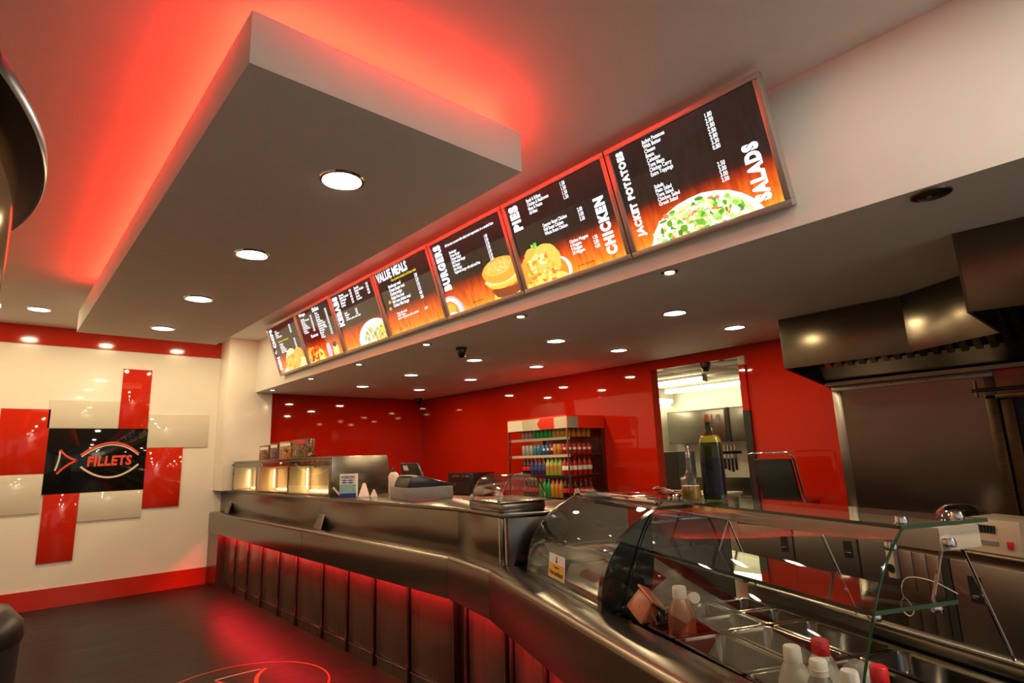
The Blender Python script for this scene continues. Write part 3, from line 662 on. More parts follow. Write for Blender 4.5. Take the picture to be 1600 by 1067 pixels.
h2 = thing('salad_display', 'long curved glass salad display over the steel food pans with green glass edges', 'food display', D3(1.55, .5, .90))
arc_glass('front_glass', A2, 1.045, 2.10, 'glass_green', h2)
def edge_strip(s, w_=.006):
    n_ = len(A2); P_ = A2; vs = []; fs = []
    MB().tube([D3(s, p.x+.003, p.y) for p in P_], .0032, 6).build('glass_edge', 'green_edge', h2, smooth=True)
edge_strip(2.10); edge_strip(1.046)
tp = MB().prism([D3(.93, .467, 1.302), D3(.93, .745, 1.302), D3(.93, .745, 1.311), D3(.93, .467, 1.311)], d25.to_3d()*1.17).build('top_shelf', 'glass_green', h2)
MB().prism([D3(.93, .4655, 1.303), D3(.93, .4685, 1.303), D3(.93, .4685, 1.3112), D3(.93, .4655, 1.3112)], d25.to_3d()*1.172).build('glass_edge', 'green_edge', tp)
MB().prism([D3(2.099, .4655, 1.3015), D3(2.099, .745, 1.3025), D3(2.099, .745, 1.3112), D3(2.099, .4655, 1.3115)], d25.to_3d()*.003).build('glass_edge', 'green_edge', tp)
ms = MB().prism([D3(1.046, .383, 1.116), D3(1.046, .645, 1.116), D3(1.046, .645, 1.125), D3(1.046, .383, 1.125)], d25.to_3d()*1.02).build('middle_shelf', 'glass_green', h2)
MB().prism([D3(1.046, .3815, 1.1155), D3(1.046, .3845, 1.1155), D3(1.046, .3845, 1.1255), D3(1.046, .3815, 1.1255)], d25.to_3d()*1.022).build('glass_edge', 'green_edge', ms)
MB().prism([D3(2.066, .3815, 1.1155), D3(2.066, .645, 1.1155), D3(2.066, .645, 1.1255), D3(2.066, .3815, 1.1255)], d25.to_3d()*.003).build('glass_edge', 'green_edge', ms)
MB().fbox(D, 1.05, 2.085, .60, .735, 1.240, 1.296).build('light_box', 'cream_enamel', h2, bev=.004)
MB().fbox(D, 1.05, 2.9, .822, .90, .90, .945).build('back_rail', 'steel_h', h2, bev=.006)
MB().tube([D3(1.05, .84, .95), D3(2.9, .84, .95)], .014, 10).build('rail_tube', 'steel', h2, smooth=True)
for s in (1.10, 1.58, 2.04): MB().tube([D3(s, .84, .94), D3(s, .72, 1.245)], .005, 8).build('support_post', 'chrome', h2, smooth=True)
for s in (1.20, 2.04):
    MB().tube([D3(s, .60, 1.12), D3(s, .66, 1.245)], .004, 8).build('shelf_stay', 'chrome', h2, smooth=True)
knob = [(.006, -.012), (.014, -.010), (.016, 0), (.013, .010), (.004, .013)]
for s, t, z in ((2.075, .50, 1.318), (2.075, .455, 1.265), (2.075, .68, 1.318), (2.09, .62, 1.262), (2.045, .41, 1.108), (2.045, .60, 1.108), (1.10, .50, 1.318)):
    MB().lathe(D3(s, t, z), knob, 14).build('fixing_knob', 'chrome', h2, smooth=True)

# warning card on the heated glass
wc = thing('warning_card', 'white and yellow hot surface card stuck on the curved glass', 'sign', D3(.55, .18, .95))
def CF(u, v, w=0.):      # on the glass: u along the counter, v up the curve
    return D3(.455+u, .1855+v*.10-w, .945+v*.99)
def card(name, u0, u1, v0, v1, w, mat):
    MB().prism([CF(u0, v0, w), CF(u1, v0, w), CF(u1, v1, w), CF(u0, v1, w)], CF(0, 0, .0012)-CF(0, 0, 0)).build(name, mat, wc)
card('card', 0, .20, 0, .105, .006, 'card_white'); card('yellow_field', .009, .191, .005, .064, .0075, 'sign_yellow')
Uc = (CF(1, 0)-CF(0, 0)); Vc = (CF(0, 1)-CF(0, 0))
text_on('lettering', wc, 'Caution', .017, CF(.066, .045, .0095), Uc, Vc, 'ink', fit=(.068, .012), bold=.01)
text_on('lettering', wc, 'Hot surface', .0235, CF(.018, .014, .0095), Uc, Vc, 'ink', fit=(.164, .022), bold=.03)
MB().prism([CF(.090, .070, .008), CF(.110, .070, .008), CF(.106, .082, .008), CF(.103, .096, .008), CF(.097, .096, .008), CF(.094, .082, .008)], CF(0, 0, .001)-CF(0, 0, 0)).build('flame_mark', 'ink', wc)

# ------------------------------------------------------------------ bottles on the glass shelf
def part_lathe(parent, name, mat, prof_, seg=24, **kw):
    mb = MB().lathe((0, 0, 0), prof_, seg, **kw); return mb.build(name, mat, parent, smooth=True, local=True)
ob = thing('oil_bottle', 'tall square olive oil bottle with copper cap on the glass shelf', 'bottle', D3(1.185, .622, 1.311))
part_lathe(ob, 'body', 'olive_glass', [(.038, 0), (.041, .004), (.041, .20), (.038, .225), (.028, .245), (.017, .258), (.0145, .275), (.014, .297)], 32, sq=5., rot=.35)
part_lathe(ob, 'oil_line', 'olive_oil', [(.0395, .217), (.0388, .224), (.031, .2425), (.030, .243)], 32, sq=5., rot=.35)
part_lathe(ob, 'label', 'bottle_label', [(.0416, .02), (.0418, .022), (.0418, .155), (.0416, .157)], 32, sq=5., rot=.35)
part_lathe(ob, 'cap', 'copper_cap', [(.0165, .296), (.0175, .299), (.0175, .322), (.016, .327)], 20)
cr_ = thing('vinegar_cruet', 'small glass cruet of amber vinegar with a steel pourer', 'cruet', D3(1.178, .520, 1.311))
part_lathe(cr_, 'body', 'cruet_glass', [(.034, 0), (.037, .004), (.037, .070), (.034, .085), (.018, .098), (.0125, .112), (.0115, .165), (.016, .176)], 24)
part_lathe(cr_, 'vinegar', 'cider', [(.032, .006), (.0345, .009), (.0345, .055), (.033, .0555)], 24)
part_lathe(cr_, 'pourer', 'chrome', [(.0085, .16), (.0085, .182), (.006, .186), (.0055, .202), (.003, .206)], 12)
# squeeze bottles standing in the near pan
def squeeze(s, t, z, h, r, label, body='hdpe', cap='white_plastic', two=False):
    b = thing('sauce_bottle', label, 'bottle', D3(s, t, z), 'squeeze bottles in the salad display')
    part_lathe(b, 'body', body, [(r*.9, 0), (r, .006), (r, h*.55), (r*.96, h*.66), (r*.62, h*.82), (r*.45, h*.86)], 24)
    part_lathe(b, 'cap', cap, [(r*.50, h*.855), (r*.52, h*.865), (r*.50, h*.985), (r*.44, h)], 20)
    if two: part_lathe(b, 'cap_ring', cap, [(r*.53, h*.90), (r*.545, h*.905), (r*.545, h*.915), (r*.53, h*.92)], 20)
squeeze(1.862, .323, .757, .248, .042, 'pale squeeze bottle with white cap, farthest of the group in the pan')
squeeze(1.952, .318, .757, .243, .040, 'dark grey squeeze bottle with two-step white cap', 'dark_slate', two=True)
squeeze(2.038, .322, .757, .245, .038, 'squeeze bottle with white cap hard against the glass end')
squeeze(1.848, .425, .757, .248, .043, 'pale squeeze bottle with red cap behind the white-capped ones', cap='cap_red')
squeeze(2.030, .415, .757, .240, .038, 'red-capped sauce bottle nearest the end of the glass', 'sauce', 'cap_red')
bg = MB().lathe(D3(1.885, .515, .757), [(.02, 0), (.045, .01), (.052, .06), (.053, .13), (.046, .165), (.028, .188), (.008, .192)], 16, sx=1.0, sy=1.15)
for i, v in enumerate(bg.v): bg.v[i] = (v[0]+random.uniform(-.008, .008), v[1]+random.uniform(-.008, .008), v[2]+random.uniform(-.006, .006))
tag(bg.build('plastic_bag', 'hdpe', smooth=True), 'crumpled translucent plastic bag beside the red-capped bottle', 'bag')
squeeze(1.335, .335, .785, .262, .046, 'red sauce bottle with white cap standing in the front pan', 'sauce')
tb = MB(); a_ = D3(1.20, .43, .955); b_ = D3(1.31, .40, .995); dd = (b_-a_)
tb.tube([a_, a_+dd*.6, a_+dd*.8, a_+dd*1.0], [.034, .034, .017, .016], 16)
tl = thing('tipped_sauce_bottle', 'dark red sauce bottle lying tilted behind the standing one', 'bottle', a_)
tb.build('body', 'sauce', tl, smooth=True); MB().tube([a_+dd*.98, a_+dd*1.22], .019, 16).build('cap', 'white_plastic', tl, smooth=True)
ob2 = thing('orange_tub', 'tilted orange plastic tub leaning beside the black cheek in the display', 'tub', D3(1.15, .31, .91))
e_a, e_b = d25.to_3d(), (n25.to_3d()*.45+Vector((0, 0, .9))).normalized(); O_ = D3(1.10, .285, .925)
e_a2 = (e_a*.86+Vector((0, 0, -.35))).normalized(); e_c = e_a2.cross(e_b).normalized(); e_b = e_c.cross(e_a2)
MB().prism([O_, O_+e_a2*.115, O_+e_a2*.105+e_b*.085, O_+e_a2*.010+e_b*.085], e_c*.050).build('body', 'orange_plastic', ob2, bev=.008)
MB().prism([O_+e_a2*.002+e_b*.0855-e_c*.005, O_+e_a2*.113+e_b*.0855-e_c*.005, O_+e_a2*.113+e_b*.096-e_c*.005, O_+e_a2*.002+e_b*.096-e_c*.005], e_c*.060).build('lid', 'orange_plastic', ob2, bev=.004)
tg = MB().tube([D3(1.16, .262, .912), D3(1.18, .262, .955), D3(1.21, .30, .965), D3(1.30, .33, .925)], .004, 6).build('tongs', 'black_plastic', smooth=True)
tag(tg, 'thin black wire handle hooked over the front of the pans', 'tongs')
nb = MB()
for i in range(7):
    nb.lathe(D3(.93+random.uniform(0, .13), .50+random.uniform(0, .07), 1.317+.004*i), [(.0, -.006), (.02, -.004), (.026, .004), (.012, .012), (0, .013)], 7, sx=random.uniform(.7, 1.3), sy=random.uniform(.7, 1.3), rot=random.random()*3)
tag(nb.build('plastic_wrapper', 'sauce', smooth=False), 'crumpled red and clear wrapper on the glass beside the vinegar cruet', 'wrapper')

# ------------------------------------------------------------------ roll-top dome on the counter
du = (q1-q2).normalized(); dv = Vector((du.y, -du.x)); c0 = q2+du*.02+dv*.012
def T2(u, v): p = c0+du*u+dv*v; return (p.x, p.y)
def T3(u, v, z): p = c0+du*u+dv*v; return Vector((p.x, p.y, z))
dm = thing('roll_top_display', 'clear roll-top dome over a steel tray on the counter', 'food dome', T3(.25, .16, 1.19))
MB().fbox(T2, .01, .47, .01, .30, 1.19, 1.243).build('tray', 'steel', dm, bev=.012)
MB().fbox(T2, -.02, .50, -.02, .33, 1.243, 1.250).build('tray_rim', 'steel_h', dm, bev=.003)
rows = []
for u, k in ((.015, 1.), (.40, 1.), (.44, .96), (.465, .85), (.48, .62), (.485, .3)):
    rows.append([T3(u, .155-.145*k*math.cos(R(a)), 1.25+.150*k*math.sin(R(a))) for a in range(0, 181, 9)])
MB().grid(rows).build('dome', 'acrylic', dm, smooth=True)
rows = [[T3(.015, .155-.145*k*math.cos(R(a)), 1.25+.150*k*math.sin(R(a))) for a in range(0, 181, 9)] for k in (1., .5, .02)]
MB().grid(rows).build('dome_end', 'acrylic', dm, smooth=True)
MB().tube([T3(.012, .155-.147*math.cos(R(a)), 1.25+.152*math.sin(R(a))) for a in range(0, 181, 9)], .004, 6).build('dome_rim', 'chrome', dm, smooth=True)
for u in (.03, .40): MB().lathe(T3(u, .005, 1.262), [(.012, -.012), (.014, 0), (.012, .016), (.004, .02)], 12).build('hinge', 'chrome', dm, smooth=True)

# ------------------------------------------------------------------ hot cabinet on the counter
hc = thing('hot_cabinet', 'stainless steel hot cabinet with three lit bays on the counter', 'hot cabinet', (2.75, 6.9, 1.19))
Y0, Y1 = 5.37, 8.34
MB().prism([(2.445, Y0-.012, 1.19), (2.462, Y0-.012, 1.563), (3.05, Y0-.012, 1.560), (3.12, Y0-.012, 1.19)], (0, .024, 0)).build('side_panel', 'steel', hc, bev=.003)
MB().prism([(2.46, Y1-.012, 1.19), (2.475, Y1-.012, 1.563), (2.92, Y1-.012, 1.560), (2.92, Y1-.012, 1.19)], (0, .024, 0)).build('side_panel', 'steel', hc, bev=.003)
MB().box(2.455, 3.05, Y0, Y1, 1.535, 1.563).build('top', 'steel_h', hc, bev=.003)
MB().box(2.452, 2.475, Y0+.012, Y1-.012, 1.478, 1.535).build('fascia', 'steel_h', hc, bev=.003)
MB().box(2.452, 2.475, Y0+.012, Y1-.012, 1.19, 1.206).build('sill', 'steel_h', hc, bev=.002)
MB().box(2.70, 2.72, Y0+.012, Y1-.012, 1.19, 1.54).build('back', 'warm_liner', hc)
MB().box(2.475, 2.70, Y0+.012, Y1-.012, 1.192, 1.200).build('heated_base', 'warm_liner', hc)
bays = [(5.40, 6.40), (6.44, 7.40), (7.44, 8.31)]
for y in (5.385, 6.42, 7.42, 8.32): MB().box(2.462, 2.69, y-.008, y+.008, 1.206, 1.478).build('divider', 'warm_liner', hc); MB().box(2.446, 2.462, y-.014, y+.014, 1.206, 1.478).build('divider_post', 'steel_dark', hc, bev=.002)
for y0, y1 in bays:  # emissive tubes added to give each bay its bright left edge and base
    MB().tube([(2.682, y0+.03, 1.214), (2.682, y1-.03, 1.214)], .007, 8).build('bay_glow_tube', 'bay_glow_tube', hc)
    MB().tube([(2.64, y1-.04, 1.23), (2.64, y1-.04, 1.45)], .009, 8).build('bay_glow_tube', 'bay_glow_tube', hc)
MB().prism([(2.432, Y0+.03, 1.195), (2.436, Y0+.03, 1.195), (2.446, Y0+.03, 1.53), (2.442, Y0+.03, 1.53)], (0, Y1-Y0-.06, 0)).build('front_glass', 'fridge_glass', hc)
for y, z in ((Y1-.02, 1.52), (Y1-.02, 1.42), (Y0+.3, 1.47), (6.6, 1.51)):
    MB().tube([(2.450, y, z), (2.425, y, z)], .014, 12).build('glass_fixing', 'chrome', hc, smooth=True)
for y, x in ((Y0-.03, 2.365), (Y1-.05, 2.425)):
    MB().add([(x-.045, y+.10, .911), (x-.045, y-.09, .911), (x+.012, y-.04, .911), (x+.012, y+.04, .911), (x+.055, y+.014, 1.185), (x+.055, y-.014, 1.185), (x+.07, y-.014, 1.185), (x+.07, y+.014, 1.185)],
             [[3, 2, 1, 0], [4, 5, 6, 7], [0, 1, 5, 4], [1, 2, 6, 5], [2, 3, 7, 6], [3, 0, 4, 7]]).build('foot_bracket', 'steel_soft', hc, recalc=True, bev=.004)

# leaflet boxes on top
def photo_mat(name, cols, sc_):
    mt, nt, out = nodes_of(name); p = N(nt, 'ShaderNodeBsdfPrincipled'); tc = N(nt, 'ShaderNodeTexCoord'); nz = N(nt, 'ShaderNodeTexNoise')
    nz.inputs['Scale'].default_value = sc_; nz.inputs['Detail'].default_value = 3; cr = N(nt, 'ShaderNodeValToRGB'); e = cr.color_ramp.elements
    cr.color_ramp.interpolation = 'CONSTANT'
    e[0].position = 0; e[0].color = (*cols[0], 1); e[1].position = .62; e[1].color = (*cols[-1], 1)
    for i, c in enumerate(cols[1:-1]): k = e.new(.40+.18*i/len(cols[1:-1])); k.color = (*c, 1)
    nt.links.new(tc.outputs['Object'], nz.inputs[0]); nt.links.new(nz.outputs['Fac'], cr.inputs[0]); nt.links.new(cr.outputs[0], p.inputs['Base Color'])
    p.inputs['Roughness'].default_value = .35; nt.links.new(p.outputs[0], out.inputs[0])
photo_mat('photo_a', [(.02, .01, .01), (.25, .04, .02), (.05, .02, .01), (.45, .25, .12), (.10, .02, .02)], 14)
photo_mat('photo_b', [(.02, .015, .03), (.06, .03, .08), (.25, .06, .03), (.02, .04, .05), (.35, .20, .2)], 15)
photo_mat('photo_c', [(.03, .01, .01), (.40, .20, .04), (.28, .06, .02), (.50, .32, .12), (.04, .02, .05)], 13)
photo_mat('photo_d', [(.02, .03, .01), (.07, .13, .04), (.30, .08, .05), (.02, .02, .02), (.42, .25, .18)], 15)
for y0, y1, h_, mt_, lb in ((7.68, 8.05, .190, 'photo_a', 'dark red leaflet box on the hot cabinet, leftmost of four'), (7.37, 7.66, .205, 'photo_b', 'dark purple leaflet box on the hot cabinet, second from left'),
                       (6.95, 7.34, .212, 'photo_c', 'golden yellow leaflet box on the hot cabinet, third from left'), (6.52, 6.92, .218, 'photo_d', 'green topped leaflet box on the hot cabinet, rightmost of four')):
    t = thing('leaflet_box', lb, 'leaflet box', (2.70, (y0+y1)/2, 1.563), 'leaflet boxes on the hot cabinet')
    MB().box(2.68, 2.78, y0, y1, 1.563, 1.563+h_).build('carton', mt_, t, bev=.003)
    MB().box(2.676, 2.681, y0+.03, y1-.03, 1.563+h_-.055, 1.563+h_-.02).build('title_strip', 'paper' if mt_ != 'photo_d' else 'cap_red', t)

# ------------------------------------------------------------------ small things on the counter
fb = thing('fork_box', 'blue and white carton of wooden forks on the counter', 'box', (2.52, 5.17, 1.19))
fa = Vector((2.445, 5.155)); fe = Vector((.79, -.61)).normalized(); fn = Vector((fe.y, -fe.x))*-1
def FB(u, v): p = fa+fe*u+fn*v; return (p.x, p.y)
if (Vector(FB(0, 1))-fa).dot(Vector((.55, .83))) < 0: fn = -fn
def FQ(u, v, z): p = fa+fe*u+fn*v; return Vector((p.x, p.y, z))
MB().fbox(FB, 0, .150, 0, .085, 1.191, 1.395).build('carton', 'card_white', fb, bev=.002)
MB().prism([FQ(0, -.001, 1.192), FQ(.15, -.001, 1.192), FQ(.15, -.001, 1.222), FQ(0, -.001, 1.222)], -fn.to_3d()*.001).build('blue_band', 'blue_ink', fb)
MB().prism([FQ(0, -.001, 1.222), FQ(.15, -.001, 1.222), FQ(.15, -.001, 1.302), FQ(0, -.001, 1.302)], -fn.to_3d()*.001).build('print_area', 'teal_ink', fb)
text_on('lettering', fb, 'WOODEN FORKS', .034, FQ(.012, -.002, 1.355), fe.to_3d(), (0, 0, 1), 'blue_ink', bold=.03, squeeze=.45)
for z in (1.338, 1.318):
    a0 = .018
    MB().prism([FQ(.016, -.0015, z), FQ(.04, -.0015, z-.007), FQ(.07, -.0015, z-.002), FQ(.10, -.0015, z-.007), FQ(.136, -.0015, z), FQ(.10, -.0015, z+.006), FQ(.07, -.0015, z+.001), FQ(.04, -.0015, z+.007)], -fn.to_3d()*.0008).build('fork_print', 'blue_ink', fb)
MB().prism([FQ(-.001, .01, 1.20), FQ(-.001, .07, 1.20), FQ(-.065, .07, 1.27), FQ(-.065, .01, 1.27)], (0, 0, .012)).build('flap', 'paper', fb, bev=.002)
MB().prism([FQ(-.002, .008, 1.23), FQ(-.002, .075, 1.23), FQ(-.002, .075, 1.30), FQ(-.002, .008, 1.30)], -fe.to_3d()*.001).build('opening', 'ink', fb)
for x, y, r, h_, lb in ((2.60, 4.98, .052, .118, 'large white paper cone standing on the counter'), (2.635, 4.86, .033, .062, 'small white paper cone standing on the counter')):
    t = MB().lathe((x, y, 1.191), [(r, 0), (r*.95, .004), (r*.28, h_-.004), (r*.2, h_), (0, h_+.001)], 20); tag(t.build('paper_cone', 'polystyrene', smooth=True), lb, 'cone')
ta = Vector((2.47, 4.05)); te = (Vector((2.57, 4.46))-ta).normalized(); tn = Vector((te.y, -te.x))
def TT(u, v): p = ta+te*u+tn*v; return (p.x, p.y)
def TQ(u, v, z): p = ta+te*u+tn*v; return Vector((p.x, p.y, z))
tl_ = thing('cash_till', 'grey and black cash till with cash drawer on the counter', 'cash till', TQ(.21, .2, 1.19))
MB().fbox(TT, 0, .42, 0, .40, 1.191, 1.285).build('drawer', 'grey_plastic', tl_, bev=.004)
MB().prism([TQ(.03, .02, 1.286), TQ(.03, .40, 1.286), TQ(.03, .44, 1.292), TQ(.03, .13, 1.375), TQ(.03, .05, 1.362)], te.to_3d()*.36).build('keyboard_body', 'black_plastic', tl_, bev=.006)
MB().fbox(lambda a, b: TT(a, b), .08, .34, .055, .12, 1.368, 1.380).build('printer_cover', 'grey_plastic', tl_, bev=.003)
for i in range(6):
    for j in range(3):
        u, v = .06+.05*i, .17+.07*j; z = 1.366-.083/.31*(v-.13)+.004
        MB().prism([TQ(u, v, z), TQ(u+.035, v, z), TQ(u+.035, v+.045, z-.012), TQ(u, v+.045, z-.012)], (0, 0, .010)).build('key_block', 'dark_slate', tl_)
ds = thing('till_screen', 'black till screen with a white label facing the customers', 'screen', (2.86, 4.62, 1.19))
MB().prism([(2.83, 4.36, 1.335), (2.83, 4.67, 1.335), (2.80, 4.70, 1.475), (2.80, 4.42, 1.475)], (.03, 0, 0)).build('panel', 'black_plastic', ds, bev=.004)
MB().prism([(2.819, 4.56, 1.40), (2.819, 4.64, 1.40), (2.803, 4.645, 1.455), (2.803, 4.57, 1.455)], (-.002, 0, 0)).build('label', 'paper', ds)
MB().tube([(2.86, 4.53, 1.191), (2.86, 4.53, 1.36)], .02, 10).build('stand', 'black_plastic', ds, smooth=True)
MB().lathe((2.86, 4.53, 1.191), [(.07, 0), (.07, .008), (.03, .014), (.02, .02)], 16).build('base', 'black_plastic', ds, smooth=True)
wbt = thing('white_bottle', 'white plastic bottle with black cap behind the till', 'bottle', (2.93, 5.02, 1.191))
part_lathe(wbt, 'body', 'white_plastic', [(.045, 0), (.05, .006), (.05, .17), (.035, .195), (.018, .205)], 20)
part_lathe(wbt, 'cap', 'black_plastic', [(.02, .204), (.02, .225), (.012, .235), (.008, .25)], 14)
part_lathe(wbt, 'label', 'ink', [(.0503, .03), (.0506, .032), (.0506, .11), (.0503, .112)], 20, sx=.8)
pm = MB().prism([TQ(-.12, .02, 1.1915), TQ(-.03, .01, 1.1915), TQ(-.04, .26, 1.1915), TQ(-.13, .25, 1.1915)], (0, 0, .003)).build('red_menu_card', 'red_paint'); tag(pm, 'red printed card lying on the counter right of the till', 'card')
pm = MB().prism([TQ(.46, .03, 1.1915), TQ(.60, .06, 1.1915), TQ(.60, .16, 1.1915), TQ(.46, .15, 1.1915)], (0, 0, .003)).build('red_menu_card', 'orange_plastic'); tag(pm, 'orange card lying on the counter left of the till', 'card')

# ------------------------------------------------------------------ drinks fridge
fg = thing('drinks_fridge', 'open drinks fridge with cream and red canopy against the red wall', 'fridge', (5.1, 4.97, 0))
FX0, FX1, FY0, FY1 = 4.80, 5.44, 4.47, 5.47
MB().box(FX0, FX1, FY0, FY1, .01, .86).build('base_cabinet', 'steel_dark', fg, bev=.005)
MB().box(FX1-.03, FX1, FY0, FY1, .86, 1.93).build('back_panel', 'steel_dark', fg)
MB().box(FX0, FX1, FY0, FY1, 1.925, 1.942).build('canopy_top', 'red_paint', fg)
cf = MB().box(FX0, FX0+.015, FY0, FY1, 1.795, 1.925).build('canopy_front', 'cream_enamel', fg)
cs = MB().box(FX0, FX1, FY0-.012, FY0, 1.795, 1.925).build('canopy_side', 'red_paint', fg)
MB().box(FX0, FX1, FY1, FY1+.012, 1.795, 1.925).build('canopy_side', 'red_paint', fg)
MB().box(FX0+.002, FX0+.17, FY0-.0135, FY0-.012, 1.797, 1.923).build('print_patch', 'grey_plastic', cs)
def patch(y0, y1, bow, mat):
    pts = [(FX0-.001, y0, 1.797), (FX0-.001, y1, 1.797)]
    pts += [(FX0-.001, y1+bow*math.sin(R(a)), 1.797+.126*a/180) for a in range(0, 181, 20)]+[(FX0-.001, y0-0, 1.923)]
    MB().prism(pts[:1]+pts[2:], (-.001, 0, 0)).build('print_patch', mat, cf)
patch(FY1-.27, FY1-.005, 0, 'pale_glass'); patch(FY0+.20, FY0+.42, .05, 'red_paint')
for z in (1.70, 1.505, 1.275, 1.03):
    sh = MB().box(FX0+.05, FX1-.03, FY0+.012, FY1-.012, z-.012, z-.001).build('shelf', 'steel_dark', fg)
    MB().box(FX0+.044, FX0+.05, FY0+.012, FY1-.012, z-.030, z).build('price_rail', 'cream_enamel' if z > 1.4 else 'black_plastic', sh)
for y in (FY0+.004, FY1-.004):
    MB().box(FX0+.01, FX1-.03, y-.003, y+.003, .86, 1.795).build('side_glass', 'fridge_glass', fg)
for y in (FY0+.006, FY1-.006):
    MB().box(FX0, FX0+.014, y-.007, y+.007, .86, 1.795).build('front_post', 'steel', fg); MB().box(FX1-.05, FX1-.03, y-.007, y+.007, .86, 1.795).build('rear_post', 'steel_dark', fg)
def dpbr(n, c, rough=.2): pbr(n, c, rough, var=.12, scale=30, coat=.4); return n
DC = {'silver': (.45, .45, .47), 'teal': (.05, .28, .38), 'blue': (.03, .12, .42), 'purple': (.10, .03, .12), 'maroon': (.22, .02, .05), 'orange': (.75, .25, .04), 'redc': (.55, .02, .02),
      'green': (.02, .35, .09), 'amber': (.55, .28, .03), 'pink': (.50, .22, .24), 'lime': (.45, .60, .06), 'cola': (.035, .008, .006), 'clear': (.45, .45, .40)}
for n_, c_2 in DC.items(): dpbr('drink_'+n_, [.6*v for v in c_2])
CAN = [(.026, 0), (.033, .010), (.033, .108), (.026, .120), (.024, .119), (0, .1185)]
BOT = [(.030, 0), (.033, .006), (.033, .115), (.030, .135), (.014, .172), (.012, .190)]
protos = {}
ORD = ['first', 'second', 'third', 'fourth', 'fifth', 'sixth']; DEP = ['', ', second row back', ', third row back', ', fourth row back', ', hindmost row']
def drink(kind, col, x, y, z, row, lab='card_white', k=0, dp=0):
    key = (kind, col); loc = (x, y, z)
    label = f'{dict(redc="red", teal="teal").get(col, col)} drinks {"can" if kind == "can" else "bottle"} on {row} fridge shelf, {ORD[k]} of its colour{DEP[dp]}'
    gp = f'{row} shelf {dict(redc="red").get(col, col)} drinks'
    if key not in protos:
        t = thing('drinks_can' if kind == 'can' else 'drinks_bottle', label, kind, loc, gp)
        if kind == 'can':
            part_lathe(t, 'body', 'drink_'+col, CAN[:4], 14); part_lathe(t, 'lid', 'chrome', [(.0262, .1195), (.024, .1195), (.0235, .1175), (0, .117)], 14)
            part_lathe(t, 'band', lab, [(.0332, .05), (.0335, .052), (.0335, .075), (.0332, .077)], 14, sx=.98)
        else:
            part_lathe(t, 'body', 'drink_'+col, BOT, 14); part_lathe(t, 'cap', 'cap_red' if col in ('cola', 'orange', 'redc') else 'white_plastic', [(.0135, .186), (.0135, .204), (.011, .206)], 12)
            part_lathe(t, 'label', lab, [(.0332, .055), (.0335, .057), (.0335, .100), (.0332, .102)], 14)
        protos[key] = t
    else:
        t = clone(protos[key], loc); tag(t, label, kind, gp)
LAB = {'purple': 'drink_blue', 'lime': 'orange_plastic', 'cola': 'cap_red', 'orange': 'drink_amber', 'green': 'drink_green', 'amber': 'drink_amber', 'pink': 'drink_pink', 'blue': 'card_white', 'maroon': 'card_white', 'teal': 'drink_blue', 'silver': 'drink_silver', 'redc': 'card_white'}
layout = {('top', 1.70, 'bottle'): ['pink']*3+['green']*5+['amber']*4, ('second', 1.505, 'can'): ['silver']*3+['teal']*2+['blue']*2+['maroon', 'orange', 'orange', 'redc', 'redc'],
          ('third', 1.275, 'bottle'): ['cola']*2+['purple']*4+['lime']*4+['redc']*2, ('fourth', 1.03, 'bottle'): ['cola']*4+['green']*3+['orange']*3+['cola']*2}
for (row, z, kind), cols in layout.items():
    if row == 'top': BOTs = BOT
    seen = {}
    for i, c in enumerate(cols):
        kk = seen.get(c, 0); seen[c] = kk+1
        y = 5.27-.066*i
        for dpt in range(5 if i >= 10 else 1):
            if row == 'top' and kind == 'bottle' and z+.206 > 1.92: pass
            drink(kind, c, 4.885+.085*dpt, y, z, row, LAB.get(c, 'card_white'), kk, dpt)

# ------------------------------------------------------------------ back counters and appliances
def cabinet(name, label, x0, x1, y0, y1, h_, doors):
    t = thing(name, label, 'cabinet', ((x0+x1)/2, (y0+y1)/2, 0))
    MB().box(x0+.03, x1, y0, y1, .01, h_-.03).build('body', 'steel_soft', t)
    MB().box(x0, x1, y0, y1, h_-.03, h_).build('worktop', 'steel_h', t, bev=.004)
    wd = (y1-y0)/doors
    for i in range(doors):
        d_ = MB().box(x0+.008, x0+.03, y0+wd*i+.008, y0+wd*(i+1)-.008, .10, h_-.06).build('door', 'steel_soft', t, bev=.003)
        yc = y0+wd*i+.07
        hd = MB().box(x0+.004, x0+.009, yc-.03, yc+.03, h_-.25, h_-.13).build('handle_recess', 'black_plastic', d_)
        MB().box(x0-.004, x0+.006, yc-.022, yc+.022, h_-.225, h_-.21).build('handle', 'chrome', d_, bev=.002)
    return t
cabinet('back_cabinet', 'steel back cabinet beside the drinks fridge under the red wall', 4.86, 5.44, 5.55, 8.40, .98, 5)
cabinet('back_cabinet', 'steel refrigerated cabinet right of the kitchen doorway', 4.90, 5.43, 1.22, 2.64, .92, 3)
am = thing('coffee_machine', 'black counter-top appliance with silver knobs by the far red wall', 'appliance', (5.18, 6.76, .98))
MB().box(5.0, 5.38, 6.45, 7.05, .995, 1.30).build('body', 'black_plastic', am, bev=.012)
MB().box(4.992, 5.0, 6.52, 6.98, 1.02, 1.18).build('front_window', 'mirror_dark', am)
for y in (6.88, 6.80, 6.66, 6.58): MB().tube([(5.0, y, 1.25), (4.975, y, 1.25)], .018, 12).build('knob', 'chrome', am, smooth=True)
for y in (6.5, 7.0): MB().box(5.04, 5.34, y-.02, y+.02, .98, .996).build('foot', 'black_matt', am)
gr = thing('contact_grill', 'open contact grill with black plate in a chrome tube frame', 'grill', (5.12, 2.3, .92))
MB().box(4.98, 5.38, 2.10, 2.50, .93, 1.05).build('base', 'steel_dark', gr, bev=.01)
for y in (2.14, 2.46): MB().box(5.0, 5.36, y-.02, y+.02, .92, .932).build('foot', 'black_matt', gr)
